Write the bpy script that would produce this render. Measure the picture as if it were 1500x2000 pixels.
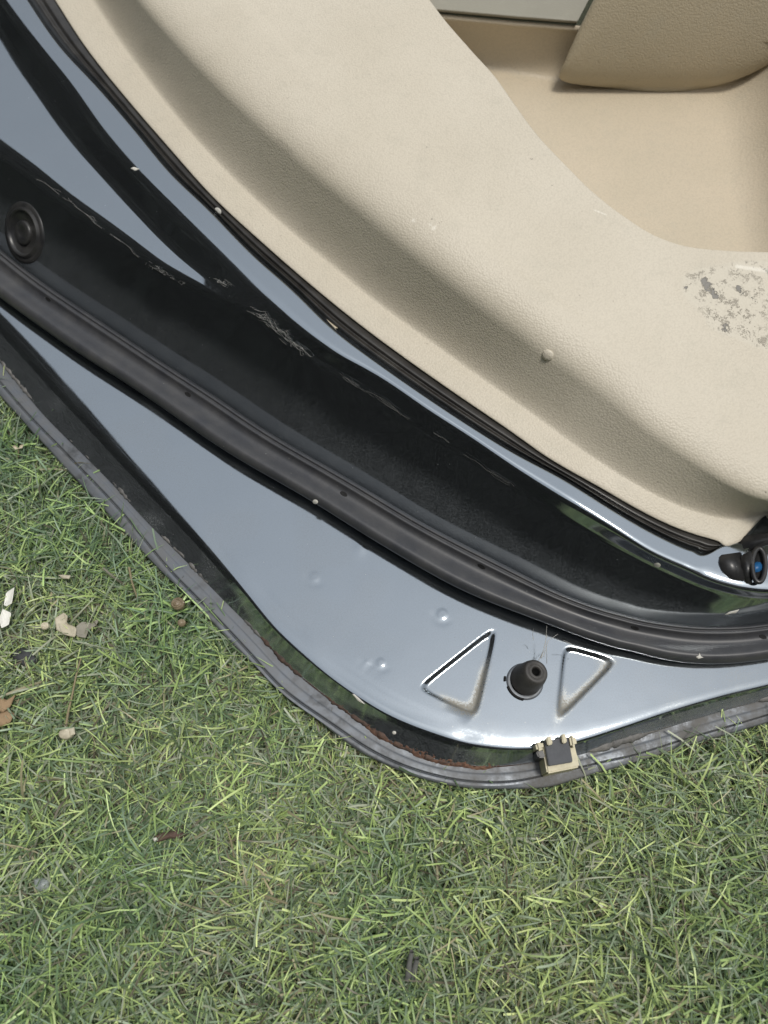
import bpy, bmesh, math, random
import numpy as np
from mathutils import Vector, Matrix

# ---------------------------------------------------------------- camera, sky, sun, exposure
for o in list(bpy.data.objects):
    bpy.data.objects.remove(o)
sc = bpy.context.scene
COL = sc.collection
H, TILT = 0.55, math.radians(25.0)           # phone held 55 cm above the lawn, tipped forward
CT, ST = math.cos(TILT), math.sin(TILT)
cam_d = bpy.data.cameras.new('camera')
cam = bpy.data.objects.new('camera', cam_d)
COL.objects.link(cam)
cam.location = (0, 0, H)
cam.rotation_euler = (TILT, 0, 0)
cam_d.sensor_fit = 'HORIZONTAL'
cam_d.sensor_width = 26.0
cam_d.lens = 26.0
cam_d.clip_start = 0.005
cam_d.clip_end = 400.0
cam_d.dof.use_dof = True
cam_d.dof.focus_distance = 0.53
cam_d.dof.aperture_fstop = 6.0
sc.camera = cam

SUN_AZ, SUN_EL = math.radians(-20.0), math.radians(77.0)   # azimuth counted from +X towards +Y
world = bpy.data.worlds.new('World')
sc.world = world
world.use_nodes = True
wn, wl = world.node_tree.nodes, world.node_tree.links
wn.clear()
sky = wn.new('ShaderNodeTexSky')
sky.sky_type = 'NISHITA'
sky.sun_disc = False
sky.sun_elevation = SUN_EL
sky.sun_rotation = math.pi / 2 - SUN_AZ
sky.dust_density = 4.0
sky.ozone_density = 1.0
hs = wn.new('ShaderNodeHueSaturation')
hs.inputs['Saturation'].default_value = 0.30
# overcast layer: an even pale cloud cover mixed over the clear sky
mixw = wn.new('ShaderNodeMix'); mixw.data_type = 'RGBA'
mixw.inputs[0].default_value = 0.75
# CIE overcast distribution: three times brighter at the zenith than at the horizon
tcw = wn.new('ShaderNodeTexCoord'); sxw = wn.new('ShaderNodeSeparateXYZ')
mrw = wn.new('ShaderNodeMapRange'); mrw.inputs['To Min'].default_value = 0.3333
clw = wn.new('ShaderNodeVectorMath'); clw.operation = 'SCALE'; clw.inputs[0].default_value = (4.3, 4.6, 5.0)
wl.new(tcw.outputs['Generated'], sxw.inputs[0]); wl.new(sxw.outputs['Z'], mrw.inputs['Value'])
wl.new(mrw.outputs[0], clw.inputs['Scale']); wl.new(clw.outputs[0], mixw.inputs[7])
bg = wn.new('ShaderNodeBackground')
bg.inputs['Strength'].default_value = 0.115
wo = wn.new('ShaderNodeOutputWorld')
wl.new(sky.outputs[0], hs.inputs['Color'])
wl.new(hs.outputs[0], mixw.inputs[6])
wl.new(mixw.outputs[2], bg.inputs['Color'])
wl.new(bg.outputs[0], wo.inputs[0])

sun_d = bpy.data.lights.new('sun', 'SUN')
sun_d.energy = 1.2
sun_d.angle = math.radians(12)
sun_d.color = (1.0, 0.95, 0.87)
sun = bpy.data.objects.new('sun', sun_d)
COL.objects.link(sun)
sd = Vector((math.cos(SUN_EL) * math.cos(SUN_AZ), math.cos(SUN_EL) * math.sin(SUN_AZ), math.sin(SUN_EL)))
sun.rotation_euler = sd.to_track_quat('Z', 'Y').to_euler()
sun.location = sd * 5

vs = sc.view_settings
vs.view_transform = 'Standard'
vs.look = 'None'
vs.gamma = 1.0
vs.use_curve_mapping = False
vs.exposure = 0.68
sc.render.engine = 'CYCLES'
sc.cycles.max_bounces = 6
sc.cycles.diffuse_bounces = 3

rng = np.random.default_rng(7)
random.seed(7)

# ---------------------------------------------------------------- helpers
def at(px, py, z):
    """point of the real scene at height z (metres) seen at photograph pixel px, py"""
    px, py, z = np.broadcast_arrays(np.asarray(px, float), np.asarray(py, float), np.asarray(z, float))
    u = (px - 750.0) / 1500.0
    v = (1000.0 - py) / 1500.0
    s = (H - z) / (CT - v * ST)
    return np.stack([u * s, (ST + v * CT) * s, z], -1)

def topix(P):
    P = np.asarray(P, float)
    dx, dy, dz = P[..., 0], P[..., 1], P[..., 2] - H
    dep = dy * ST - dz * CT
    up = dy * CT + dz * ST
    return 750 + 1500 * dx / dep, 1000 - 1500 * up / dep

AX, AY = 0.8, 0.6                            # direction the door edge runs in
def sw(px, py):
    return px * AX + py * AY, -px * AY + py * AX
def unsw(s, w):
    return s * AX - w * AY, s * AY + w * AX

def pchip(xs, ys, x):
    xs, ys = np.asarray(xs, float), np.asarray(ys, float)
    h = np.diff(xs); d = np.diff(ys) / h
    m = np.zeros_like(xs)
    m[0], m[-1] = d[0], d[-1]
    for i in range(1, len(xs) - 1):
        m[i] = (d[i - 1] * h[i] + d[i] * h[i - 1]) / (h[i] + h[i - 1])
    x = np.asarray(x, float)
    i = np.clip(np.searchsorted(xs, x) - 1, 0, len(xs) - 2)
    t = (x - xs[i]) / h[i]
    lo, hi = t < 0, t > 1
    tc = np.clip(t, 0, 1)
    r = ((1 + 2 * tc) * (1 - tc) ** 2 * ys[i] + tc * (1 - tc) ** 2 * h[i] * m[i]
         + tc ** 2 * (3 - 2 * tc) * ys[i + 1] + tc ** 2 * (tc - 1) * h[i] * m[i + 1])
    r = np.where(lo, ys[0] + m[0] * (x - xs[0]), r)
    return np.where(hi, ys[-1] + m[-1] * (x - xs[-1]), r)

def curve(pts):
    p = np.array(pts, float)
    s, w = sw(p[:, 0], p[:, 1])
    k = np.argsort(s)
    s, w = s[k], w[k]
    keep = [0]
    for i in range(1, len(s)):
        if s[i] - s[keep[-1]] > 1.0:
            keep.append(i)
    s, w = s[keep], w[keep]
    return lambda x: pchip(s, w, x)

def sstep(a, b, x):
    t = np.clip((x - a) / (b - a), 0, 1)
    return t * t * (3 - 2 * t)

def vnoise(x, y, seed=0):
    """smooth value noise on arrays"""
    r = np.random.default_rng(seed).random((257, 257))
    xi, yi = np.floor(x).astype(int), np.floor(y).astype(int)
    fx, fy = x - xi, y - yi
    fx, fy = fx * fx * (3 - 2 * fx), fy * fy * (3 - 2 * fy)
    a = r[xi % 256, yi % 256]; b = r[(xi + 1) % 256, yi % 256]
    c = r[xi % 256, (yi + 1) % 256]; d = r[(xi + 1) % 256, (yi + 1) % 256]
    return (a * (1 - fx) + b * fx) * (1 - fy) + (c * (1 - fx) + d * fx) * fy

def link(name, me, mat, parent=None, smooth=True):
    o = bpy.data.objects.new(name, me)
    COL.objects.link(o)
    if mat is not None:
        me.materials.append(mat)
    if parent is not None:
        o.parent = parent
    if smooth and len(me.polygons):
        me.polygons.foreach_set('use_smooth', [True] * len(me.polygons))
    return o

def tag(o, label=None, cat=None, group=None, kind=None):
    if label: o['label'] = label
    if cat: o['category'] = cat
    if group: o['group'] = group
    if kind: o['kind'] = kind
    return o

def fast_mesh(name, V, F):
    """V (n,3), F (m,k) of equal k"""
    me = bpy.data.meshes.new(name)
    V = np.asarray(V, np.float32).reshape(-1, 3); F = np.asarray(F, np.int32)
    k = F.shape[1]
    me.vertices.add(len(V)); me.vertices.foreach_set('co', V.ravel())
    me.loops.add(F.size); me.loops.foreach_set('vertex_index', F.ravel())
    me.polygons.add(len(F))
    me.polygons.foreach_set('loop_start', np.arange(0, F.size, k, dtype=np.int32))
    me.update(calc_edges=True)
    me.validate()
    return me

def grid_mesh(name, G, flip=False, closed=False):
    n, m = G.shape[:2]
    idx = np.arange(n * m).reshape(n, m)
    if closed:
        idx = np.concatenate([idx, idx[:, :1]], 1)
    a, b, c, d = idx[:-1, :-1], idx[1:, :-1], idx[1:, 1:], idx[:-1, 1:]
    F = np.stack([a, b, c, d] if not flip else [a, d, c, b], -1).reshape(-1, 4)
    return fast_mesh(name, G.reshape(-1, 3), F)

def set_attr(me, name, arr):
    at_ = me.attributes.new(name, 'FLOAT', 'POINT')
    at_.data.foreach_set('value', np.asarray(arr, np.float32).ravel())

def loft(chain, fil, subs, m=6):
    """chain of K arrays (N,3); corner fillet fraction per control; straight subdivisions per segment"""
    K = len(chain)
    rows = [chain[0]]
    segid = [0]
    for k in range(K - 1):
        r0 = fil[k] if k > 0 else 0.0
        r1 = fil[k + 1] if k + 1 < K - 1 else 0.0
        A = chain[k] + r0 * (chain[k + 1] - chain[k])
        B = chain[k + 1] + r1 * (chain[k] - chain[k + 1])
        for j in range(1, subs[k] + 1):
            t = j / subs[k]
            rows.append(A * (1 - t) + B * t); segid.append(k)
        if k + 1 < K - 1 and r1 > 0:
            P = chain[k + 1]; r2 = fil[k + 1]
            C = P + r2 * (chain[k + 2] - P)
            for j in range(1, m + 1):
                t = j / m
                rows.append(B * (1 - t) ** 2 + 2 * P * t * (1 - t) + C * t * t); segid.append(k)
    return np.stack(rows, 1), np.array(segid)

class Surf:
    """look up a built surface by photograph pixel"""
    def __init__(self, G):
        self.G = G
        self.px, self.py = topix(G)
        du = np.gradient(G, axis=0); dv = np.gradient(G, axis=1)
        n = np.cross(du, dv); n /= np.linalg.norm(n, axis=-1, keepdims=True) + 1e-12
        view = np.array([0, 0, H]) - G
        n *= np.sign((n * view).sum(-1, keepdims=True))
        self.n = n
        self.dep = np.linalg.norm(view, axis=-1)
    def __call__(self, px, py):
        d = (self.px - px) ** 2 + (self.py - py) ** 2
        near = d < d.min() + 9.0
        cost = np.where(near, self.dep, 1e9)
        i = np.unravel_index(np.argmin(cost), d.shape)
        return Vector(self.G[i]), Vector(self.n[i])

def tri_smooth(o):
    return o

# ---------------------------------------------------------------- materials
def newmat(name):
    m = bpy.data.materials.new(name)
    m.use_nodes = True
    nt = m.node_tree
    nt.nodes.clear()
    out = nt.nodes.new('ShaderNodeOutputMaterial')
    p = nt.nodes.new('ShaderNodeBsdfPrincipled')
    nt.links.new(p.outputs[0], out.inputs[0])
    return m, nt, p

def N(nt, t, **kw):
    n = nt.nodes.new(t)
    for k, v in kw.items():
        if k in ('operation', 'data_type', 'blend_type', 'feature', 'attribute_name', 'noise_dimensions', 'distance'):
            setattr(n, k, v)
        else:
            n.inputs[k].default_value = v
    return n

def coords(nt):
    return N(nt, 'ShaderNodeNewGeometry').outputs['Position']

def noise(nt, co, scale, detail=3.0, rough=0.55):
    n = N(nt, 'ShaderNodeTexNoise', Scale=scale, Detail=detail, Roughness=rough)
    nt.links.new(co, n.inputs['Vector'])
    return n.outputs['Fac']

def ramp(nt, fac, a, b, va=0.0, vb=1.0):
    r = N(nt, 'ShaderNodeMapRange')
    r.inputs['From Min'].default_value = a; r.inputs['From Max'].default_value = b
    r.inputs['To Min'].default_value = va; r.inputs['To Max'].default_value = vb
    nt.links.new(fac, r.inputs['Value'])
    return r.outputs[0]

def math_(nt, op, a, b=None):
    n = N(nt, 'ShaderNodeMath', operation=op)
    for i, v in enumerate((a, b)):
        if v is None: continue
        if isinstance(v, (int, float)): n.inputs[i].default_value = v
        else: nt.links.new(v, n.inputs[i])
    n.use_clamp = False
    return n.outputs[0]

def mix(nt, fac, a, b):
    n = N(nt, 'ShaderNodeMix', data_type='RGBA')
    for i, v in ((0, fac), (6, a), (7, b)):
        if isinstance(v, tuple): n.inputs[i].default_value = (*v, 1) if len(v) == 3 else v
        elif isinstance(v, (int, float)): n.inputs[i].default_value = v
        else: nt.links.new(v, n.inputs[i])
    return n.outputs[2]

def attr(nt, name):
    n = nt.nodes.new('ShaderNodeAttribute'); n.attribute_name = name
    return n.outputs['Fac']

def bump(nt, h, strength, dist, prev=None):
    b = N(nt, 'ShaderNodeBump', Strength=strength, Distance=dist)
    nt.links.new(h, b.inputs['Height'])
    if prev is not None: nt.links.new(prev, b.inputs['Normal'])
    return b.outputs[0]

def m_paint():
    m, nt, p = newmat('dark_paint')
    co = coords(nt); L = nt.links
    dust_a = attr(nt, 'dust'); rust_a = attr(nt, 'rust')
    fine = noise(nt, co, 900, 4, 0.7); mid = noise(nt, co, 90, 4, 0.6); big = noise(nt, co, 22, 3)
    specks = N(nt, 'ShaderNodeTexVoronoi', Scale=260.0); L.new(co, specks.inputs['Vector'])
    sp = ramp(nt, specks.outputs['Distance'], 0.10, 0.05)
    keep = ramp(nt, noise(nt, co, 300, 1), 0.60, 0.66)
    sp = math_(nt, 'MULTIPLY', sp, keep)
    dm = math_(nt, 'MULTIPLY', dust_a, ramp(nt, math_(nt, 'ADD', math_(nt, 'MULTIPLY', fine, 0.9), math_(nt, 'MULTIPLY', mid, 0.2)), 0.35, 0.75))
    film = math_(nt, 'MULTIPLY', ramp(nt, fine, 0.45, 0.75), 0.10)
    dust = math_(nt, 'MINIMUM', math_(nt, 'ADD', math_(nt, 'ADD', dm, film), math_(nt, 'MULTIPLY', sp, 0.5)), 1.0)
    rm = ramp(nt, math_(nt, 'MULTIPLY', rust_a, math_(nt, 'ADD', mid, fine)), 0.62, 0.85)
    paint = mix(nt, big, (0.34, 0.378, 0.41), (0.37, 0.408, 0.44))
    c = mix(nt, dust, paint, (0.22, 0.21, 0.18))
    c = mix(nt, rm, c, mix(nt, fine, (0.03, 0.018, 0.014), (0.12, 0.06, 0.035)))
    L.new(c, p.inputs['Base Color'])
    met = math_(nt, 'MULTIPLY', math_(nt, 'SUBTRACT', 0.97, math_(nt, 'MULTIPLY', dust, 0.75)), math_(nt, 'SUBTRACT', 1.0, rm))
    L.new(met, p.inputs['Metallic'])
    ro = math_(nt, 'ADD', ramp(nt, mid, 0.3, 0.8, 0.05, 0.09), math_(nt, 'ADD', math_(nt, 'MULTIPLY', dust, 0.5), math_(nt, 'MULTIPLY', rm, 0.6)))
    L.new(ro, p.inputs['Roughness'])
    b = bump(nt, big, 0.03, 0.002)
    b = bump(nt, fine, 0.05, 0.0002, b)
    b = bump(nt, math_(nt, 'MULTIPLY', rm, fine), 0.8, 0.001, b)
    L.new(b, p.inputs['Normal'])
    return m

def m_hem():
    m, nt, p = newmat('dirty_hem_paint')
    co = coords(nt); L = nt.links
    fine = noise(nt, co, 700, 5, 0.7); mid = noise(nt, co, 70, 5, 0.65); big = noise(nt, co, 25, 3)
    da = attr(nt, 'dust')
    grime = math_(nt, 'MULTIPLY', ramp(nt, math_(nt, 'ADD', mid, math_(nt, 'MULTIPLY', fine, 0.4)), 0.55, 0.95), math_(nt, 'ADD', 0.35, da))
    grime = math_(nt, 'MINIMUM', grime, 1.0)
    smear = math_(nt, 'MULTIPLY', ramp(nt, big, 0.56, 0.64), ramp(nt, mid, 0.45, 0.6))
    c = mix(nt, grime, (0.155, 0.17, 0.19), (0.135, 0.13, 0.122))
    c = mix(nt, math_(nt, 'MULTIPLY', smear, 0.8), c, (0.05, 0.055, 0.06))
    L.new(c, p.inputs['Base Color'])
    L.new(ramp(nt, grime, 0, 1, 0.45, 0.05), p.inputs['Metallic'])
    L.new(math_(nt, 'ADD', 0.40, math_(nt, 'MULTIPLY', grime, 0.4)), p.inputs['Roughness'])
    b = bump(nt, mid, 0.12, 0.0006); b = bump(nt, fine, 0.2, 0.00012, b)
    L.new(b, p.inputs['Normal'])
    return m

def m_rubber(name, col, rough=0.45, dusty=0.25):
    m, nt, p = newmat(name)
    co = coords(nt); L = nt.links
    fine = noise(nt, co, 1200, 4, 0.7); mid = noise(nt, co, 60, 4, 0.6)
    d = math_(nt, 'MULTIPLY', ramp(nt, math_(nt, 'ADD', math_(nt, 'MULTIPLY', fine, 0.6), mid), 0.6, 1.1), dusty)
    specks = N(nt, 'ShaderNodeTexVoronoi', Scale=220.0); L.new(co, specks.inputs['Vector'])
    sp = math_(nt, 'MULTIPLY', ramp(nt, specks.outputs['Distance'], 0.09, 0.05), ramp(nt, noise(nt, co, 250, 1), 0.62, 0.67))
    c = mix(nt, d, col, (0.20, 0.19, 0.17))
    c = mix(nt, math_(nt, 'MULTIPLY', sp, 0.6), c, (0.5, 0.5, 0.47))
    L.new(c, p.inputs['Base Color'])
    L.new(math_(nt, 'ADD', rough, math_(nt, 'MULTIPLY', d, 0.4)), p.inputs['Roughness'])
    L.new(bump(nt, fine, 0.15, 0.0002), p.inputs['Normal'])
    return m

def m_trim(name, col, col2, grain=720.0, gdepth=0.00020, scuff=False):
    m, nt, p = newmat(name)
    co = coords(nt); L = nt.links
    v = N(nt, 'ShaderNodeTexVoronoi', Scale=grain, feature='SMOOTH_F1', Smoothness=0.25)
    wv = N(nt, 'ShaderNodeTexNoise', Scale=120.0, Detail=2.0); L.new(co, wv.inputs['Vector'])
    addv = N(nt, 'ShaderNodeVectorMath', operation='MULTIPLY_ADD')
    addv.inputs[1].default_value = (0.0004, 0.0004, 0.0004)
    L.new(wv.outputs['Color'], addv.inputs[0]); L.new(co, addv.inputs[2])
    L.new(addv.outputs[0], v.inputs['Vector'])
    big = noise(nt, co, 14, 3); mid = noise(nt, co, 60, 4, 0.6); fine = noise(nt, co, 800, 4, 0.7)
    c = mix(nt, ramp(nt, big, 0.3, 0.7), col, col2)
    # faint grey-green grime in broad smears, small dark marks
    g = math_(nt, 'MULTIPLY', ramp(nt, mid, 0.55, 0.8), 0.22)
    c = mix(nt, g, c, (0.40, 0.385, 0.31))
    pores = ramp(nt, v.outputs['Distance'], 0.38, 0.75, 0.0, 0.12)
    c = mix(nt, pores, c, (0.27, 0.24, 0.19))
    dots = N(nt, 'ShaderNodeTexVoronoi', Scale=70.0); L.new(co, dots.inputs['Vector'])
    dk = math_(nt, 'MULTIPLY', ramp(nt, dots.outputs['Distance'], 0.06, 0.03), ramp(nt, noise(nt, co, 45, 1), 0.58, 0.62))
    c = mix(nt, math_(nt, 'MULTIPLY', dk, 0.5), c, (0.16, 0.14, 0.11))
    hgt = math_(nt, 'SUBTRACT', 1.0, v.outputs['Distance'])
    b = bump(nt, big, 0.15, 0.004)
    if scuff:
        sa = attr(nt, 'scuff'); st = attr(nt, 'stain'); wt = attr(nt, 'scratch')
        n2 = noise(nt, co, 800, 5, 0.75); n3 = noise(nt, co, 130, 3, 0.6); n4 = noise(nt, co, 260, 3, 0.6)
        # rubbed smooth, pale skin with dark torn spots
        rub = ramp(nt, math_(nt, 'ADD', sa, math_(nt, 'MULTIPLY', n3, 0.5)), 0.62, 0.85)
        tear = math_(nt, 'MULTIPLY', ramp(nt, math_(nt, 'ADD', math_(nt, 'MULTIPLY', n2, 0.6), math_(nt, 'MULTIPLY', n3, 0.6)), 0.65, 0.74), ramp(nt, sa, 0.35, 0.8))
        hole = ramp(nt, math_(nt, 'ADD', st, math_(nt, 'ADD', math_(nt, 'MULTIPLY', n2, 0.9), math_(nt, 'MULTIPLY', n4, 1.1))), 1.32, 1.44)
        c = mix(nt, math_(nt, 'MULTIPLY', rub, 0.45), c, (0.64, 0.60, 0.50))
        c = mix(nt, math_(nt, 'MULTIPLY', tear, 0.32), c, (0.36, 0.30, 0.24))
        c = mix(nt, hole, c, mix(nt, n2, (0.17, 0.165, 0.15), (0.30, 0.28, 0.25)))
        sm = attr(nt, 'smudge')
        c = mix(nt, math_(nt, 'MULTIPLY', math_(nt, 'MULTIPLY', sm, ramp(nt, n2, 0.4, 0.7)), 0.5), c, (0.14, 0.125, 0.10))
        c = mix(nt, math_(nt, 'MULTIPLY', ramp(nt, math_(nt, 'MULTIPLY', wt, math_(nt, 'ADD', 0.2, n2)), 0.32, 0.55), 0.8), c, (0.80, 0.76, 0.66))
        hgt = math_(nt, 'MULTIPLY', hgt, math_(nt, 'SUBTRACT', 1.0, math_(nt, 'MULTIPLY', rub, 0.7)))
        b = bump(nt, math_(nt, 'MULTIPLY', math_(nt, 'MAXIMUM', tear, hole), -1.0), 0.8, 0.0006, b)
    b = bump(nt, hgt, 0.5, gdepth * 2, b)
    L.new(c, p.inputs['Base Color'])
    p.inputs['Roughness'].default_value = 0.48
    p.inputs['Specular IOR Level'].default_value = 0.4
    L.new(b, p.inputs['Normal'])
    return m

def m_simple(name, col, rough=0.6, var=0.25, scale=300.0, col2=None, bumpd=0.0003, metallic=0.0, trans=0.0):
    m, nt, p = newmat(name)
    co = coords(nt); L = nt.links
    f = noise(nt, co, scale, 4, 0.65); f2 = noise(nt, co, scale * 0.15, 3)
    c2 = col2 or tuple(x * (1 - var) for x in col)
    L.new(mix(nt, ramp(nt, math_(nt, 'ADD', math_(nt, 'MULTIPLY', f, 0.6), math_(nt, 'MULTIPLY', f2, 0.5)), 0.35, 0.75), col, c2), p.inputs['Base Color'])
    p.inputs['Roughness'].default_value = rough
    p.inputs['Metallic'].default_value = metallic
    p.inputs['Transmission Weight'].default_value = trans
    L.new(bump(nt, f, 0.4, bumpd), p.inputs['Normal'])
    return m

PAINT = m_paint(); HEM = m_hem()
RUBBER = m_rubber('seal_rubber', (0.040, 0.042, 0.048), 0.36, 0.22)
GAPRUB = m_rubber('gap_rubber', (0.016, 0.014, 0.012), 0.30, 0.18)
BUFRUB = m_rubber('buffer_rubber', (0.030, 0.028, 0.027), 0.5, 0.35)
BLACKP = m_rubber('black_plastic', (0.014, 0.015, 0.017), 0.3, 0.2)
TRIM = m_trim('beige_trim', (0.635, 0.58, 0.475), (0.595, 0.54, 0.435), scuff=True)
POCKET = m_trim('pocket_beige', (0.57, 0.49, 0.37), (0.53, 0.46, 0.345), 620.0, 0.0002)
CAPM = m_trim('armrest_beige', (0.45, 0.385, 0.27), (0.41, 0.355, 0.25), 700.0, 0.00025)
UPPER = m_trim('grey_green_trim', (0.29, 0.275, 0.22), (0.265, 0.25, 0.20), 700.0, 0.00012)
CREAM = m_simple('cream_plastic', (0.66, 0.60, 0.42), 0.5, 0.3, 400)
PAD = m_simple('grey_pad', (0.10, 0.105, 0.115), 0.75, 0.25, 900)
SEALER = m_simple('rusty_sealer', (0.03, 0.027, 0.026), 0.75, 0.2, 330, (0.13, 0.075, 0.05), 0.0015)
SEALER2 = m_simple('grey_sealer', (0.075, 0.075, 0.075), 0.6, 0.2, 350, (0.20, 0.19, 0.175), 0.0006)
BLUE = m_simple('blue_plastic', (0.02, 0.12, 0.30), 0.35, 0.2)
HOLE_SHADE = m_simple('hole_shade', (0.006, 0.006, 0.006), 0.8, 0.2)  # black colour paints the shade inside holes and slots

# ---------------------------------------------------------------- outlines of the door, traced as edges
C0 = curve([(-500, 217), (-250, 495), (0, 773), (63, 843), (207, 1000), (283, 1083), (383, 1183), (490, 1293), (593, 1380),
            (663, 1440), (750, 1493), (833, 1523), (900, 1537), (1000, 1541), (1080, 1535), (1135, 1519), (1287, 1475),
            (1340, 1457), (1433, 1431), (1500, 1411), (1750, 1340), (2000, 1265)])
C1 = curve([(-500, 190), (-250, 468), (0, 747), (43, 797), (133, 890), (240, 1003), (333, 1115), (417, 1200), (483, 1270), (550, 1343),
            (650, 1415), (733, 1470), (833, 1510), (917, 1526), (995, 1527), (1071, 1513), (1179, 1488), (1233, 1476), (1340, 1443),
            (1447, 1412), (1500, 1396), (1750, 1326), (2000, 1250)])
C2 = curve([(-500, 155), (-250, 428), (0, 702), (93, 813), (167, 887), (213, 933), (290, 1017), (350, 1077), (433, 1163), (490, 1220),
            (567, 1300), (650, 1367), (733, 1427), (783, 1457), (850, 1483), (917, 1495), (995, 1494), (1056, 1485), (1135, 1471),
            (1207, 1448), (1313, 1416), (1420, 1384), (1500, 1363), (1750, 1292), (2000, 1215)])
C4 = curve([(-500, 92), (-250, 360), (0, 628), (67, 700), (167, 807), (247, 896), (333, 987), (400, 1060), (483, 1160), (533, 1222),
            (600, 1283), (683, 1347), (767, 1397), (837, 1425), (943, 1455), (1035, 1462), (1100, 1455), (1140, 1445), (1207, 1424),
            (1313, 1388), (1420, 1357), (1500, 1338), (1750, 1266), (2000, 1189)])
C6 = curve([(-500, 78), (-250, 345), (-100, 500), (0, 582), (67, 630), (147, 687), (233, 740), (333, 807), (417, 867), (500, 917),
            (600, 973), (700, 1037), (800, 1097), (900, 1153), (1000, 1193), (1083, 1223), (1167, 1257), (1233, 1272), (1313, 1291),
            (1380, 1297), (1500, 1288), (1620, 1262), (1750, 1226), (2000, 1148)])
C7 = curve([(-500, -15), (-250, 250), (-100, 405), (0, 488), (67, 543), (133, 587), (233, 653), (333, 720), (433, 783), (500, 831),
            (600, 890), (700, 947), (833, 1027), (917, 1070), (1000, 1112), (1100, 1163), (1200, 1197), (1300, 1217), (1400, 1224),
            (1500, 1217), (1620, 1190), (1750, 1155), (2000, 1078)])
C9 = curve([(-500, -75), (-250, 110), (-100, 218), (0, 290), (67, 337), (133, 390), (207, 440), (260, 477), (317, 517), (383, 553),
            (447, 590), (500, 627), (583, 688), (667, 740), (767, 803), (850, 860), (933, 913), (1010, 962), (1100, 1015),
            (1200, 1070), (1300, 1120), (1400, 1158), (1500, 1174), (1620, 1153), (1750, 1118), (2000, 1042)])
C10 = curve([(-200, -270), (-60, -30), (0, 70), (67, 170), (133, 263), (200, 337), (267, 410), (353, 500), (400, 537), (447, 578),
             (500, 613), (583, 674), (667, 726), (767, 790), (850, 848), (933, 900), (1010, 950), (1100, 1004), (1200, 1060),
             (1300, 1111), (1400, 1151), (1500, 1168), (1620, 1147), (1750, 1112), (2000, 1036)])
C11 = curve([(-180, -280), (-50, -85), (7, 0), (67, 80), (133, 160), (200, 257), (267, 337), (333, 403), (433, 497), (500, 556), (583, 632),
             (653, 685), (733, 728), (833, 796), (917, 850), (1000, 907), (1100, 970), (1200, 1033), (1277, 1083), (1333, 1107),
             (1400, 1135), (1467, 1151), (1530, 1153), (1620, 1136), (1750, 1100), (2000, 1024)])
C12 = curve([(-120, -290), (0, -85), (53, 0), (117, 93), (183, 163), (267, 260), (333, 340), (400, 403), (500, 505), (567, 563),
             (650, 644), (733, 707), (833, 777), (933, 843), (1000, 884), (1100, 937), (1200, 1000), (1300, 1055), (1350, 1076),
             (1388, 1080), (1408, 1068), (1450, 1062), (1520, 1058), (1620, 1040), (1750, 1000), (2000, 925)])
C13 = curve([(-60, -290), (50, -90), (107, 0), (160, 83), (250, 197), (333, 293), (417, 387), (500, 464), (610, 560), (700, 633),
             (800, 707), (900, 777), (1000, 845), (1067, 893), (1167, 950), (1267, 1007), (1333, 1037), (1400, 1057), (1426, 1066),
             (1436, 1062), (1452, 1051), (1474, 1026), (1500, 1013), (1560, 1013), (1620, 1015), (1750, 1000), (2000, 920)])
C15 = curve([(20, -300), (110, -140), (193, 0), (267, 110), (367, 240), (500, 378), (600, 467), (633, 493), (733, 577), (833, 650),
             (1000, 770), (1050, 805), (1133, 867), (1233, 933), (1330, 982), (1400, 1003), (1450, 1007), (1500, 1001), (1560, 1006), (1620, 1008),
             (1750, 992), (2000, 912)])
C16 = curve([(80, -300), (200, -130), (300, 0), (367, 70), (433, 135), (500, 195), (600, 285), (700, 367), (800, 450), (867, 505),
             (1000, 608), (1100, 682), (1200, 750), (1300, 832), (1367, 878), (1433, 927), (1500, 968), (1560, 994), (1620, 1000), (1750, 985), (2000, 905)])
C17 = curve([(300, -800), (500, -540), (650, -300), (790, -75), (837, 0), (857, 27), (917, 97), (967, 153), (1000, 200), (1050, 267),
             (1100, 320), (1150, 370), (1217, 423), (1283, 463), (1333, 480), (1417, 490), (1500, 493), (1700, 500), (2000, 480)])

DS = 3.0
S = np.arange(-300, 2300, DS)
def P(w, z):
    px, py = unsw(S, w)
    return at(px, py, np.broadcast_to(z, S.shape) / 1000.0)
w0, w1, w2, w4, w6, w7, w9, w10, w11, w12, w13, w15, w16, w17 = [c(S) for c in (C0, C1, C2, C4, C6, C7, C9, C10, C11, C12, C13, C15, C16, C17)]
def smooth(w, sig):
    k = int(3 * sig / DS); g = np.exp(-0.5 * (np.arange(-k, k + 1) * DS / sig) ** 2); g /= g.sum()
    e = np.concatenate([w[0] + (w[1] - w[0]) * np.arange(-k, 0), w, w[-1] + (w[-1] - w[-2]) * np.arange(1, k + 1)])
    f = np.convolve(e, g, 'valid')
    m = sstep(1690, 1740, S)
    return f * (1 - m) + w * m
w6, w7 = [smooth(w, 45) for w in (w6, w7)]
w9, w10, w11, w12, w13, w15, w16 = [smooth(w, 22) for w in (w9, w10, w11, w12, w13, w15, w16)]
w0, w1, w2, w4 = [smooth(w, 14) for w in (w0, w1, w2, w4)]
Z_HEM, Z_FL = 24.0, 39.0
DROP = 27.0 * sstep(500, 1500, S) + 12.0 * sstep(1450, 1800, S)       # the inner face comes down towards the latch end

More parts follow.
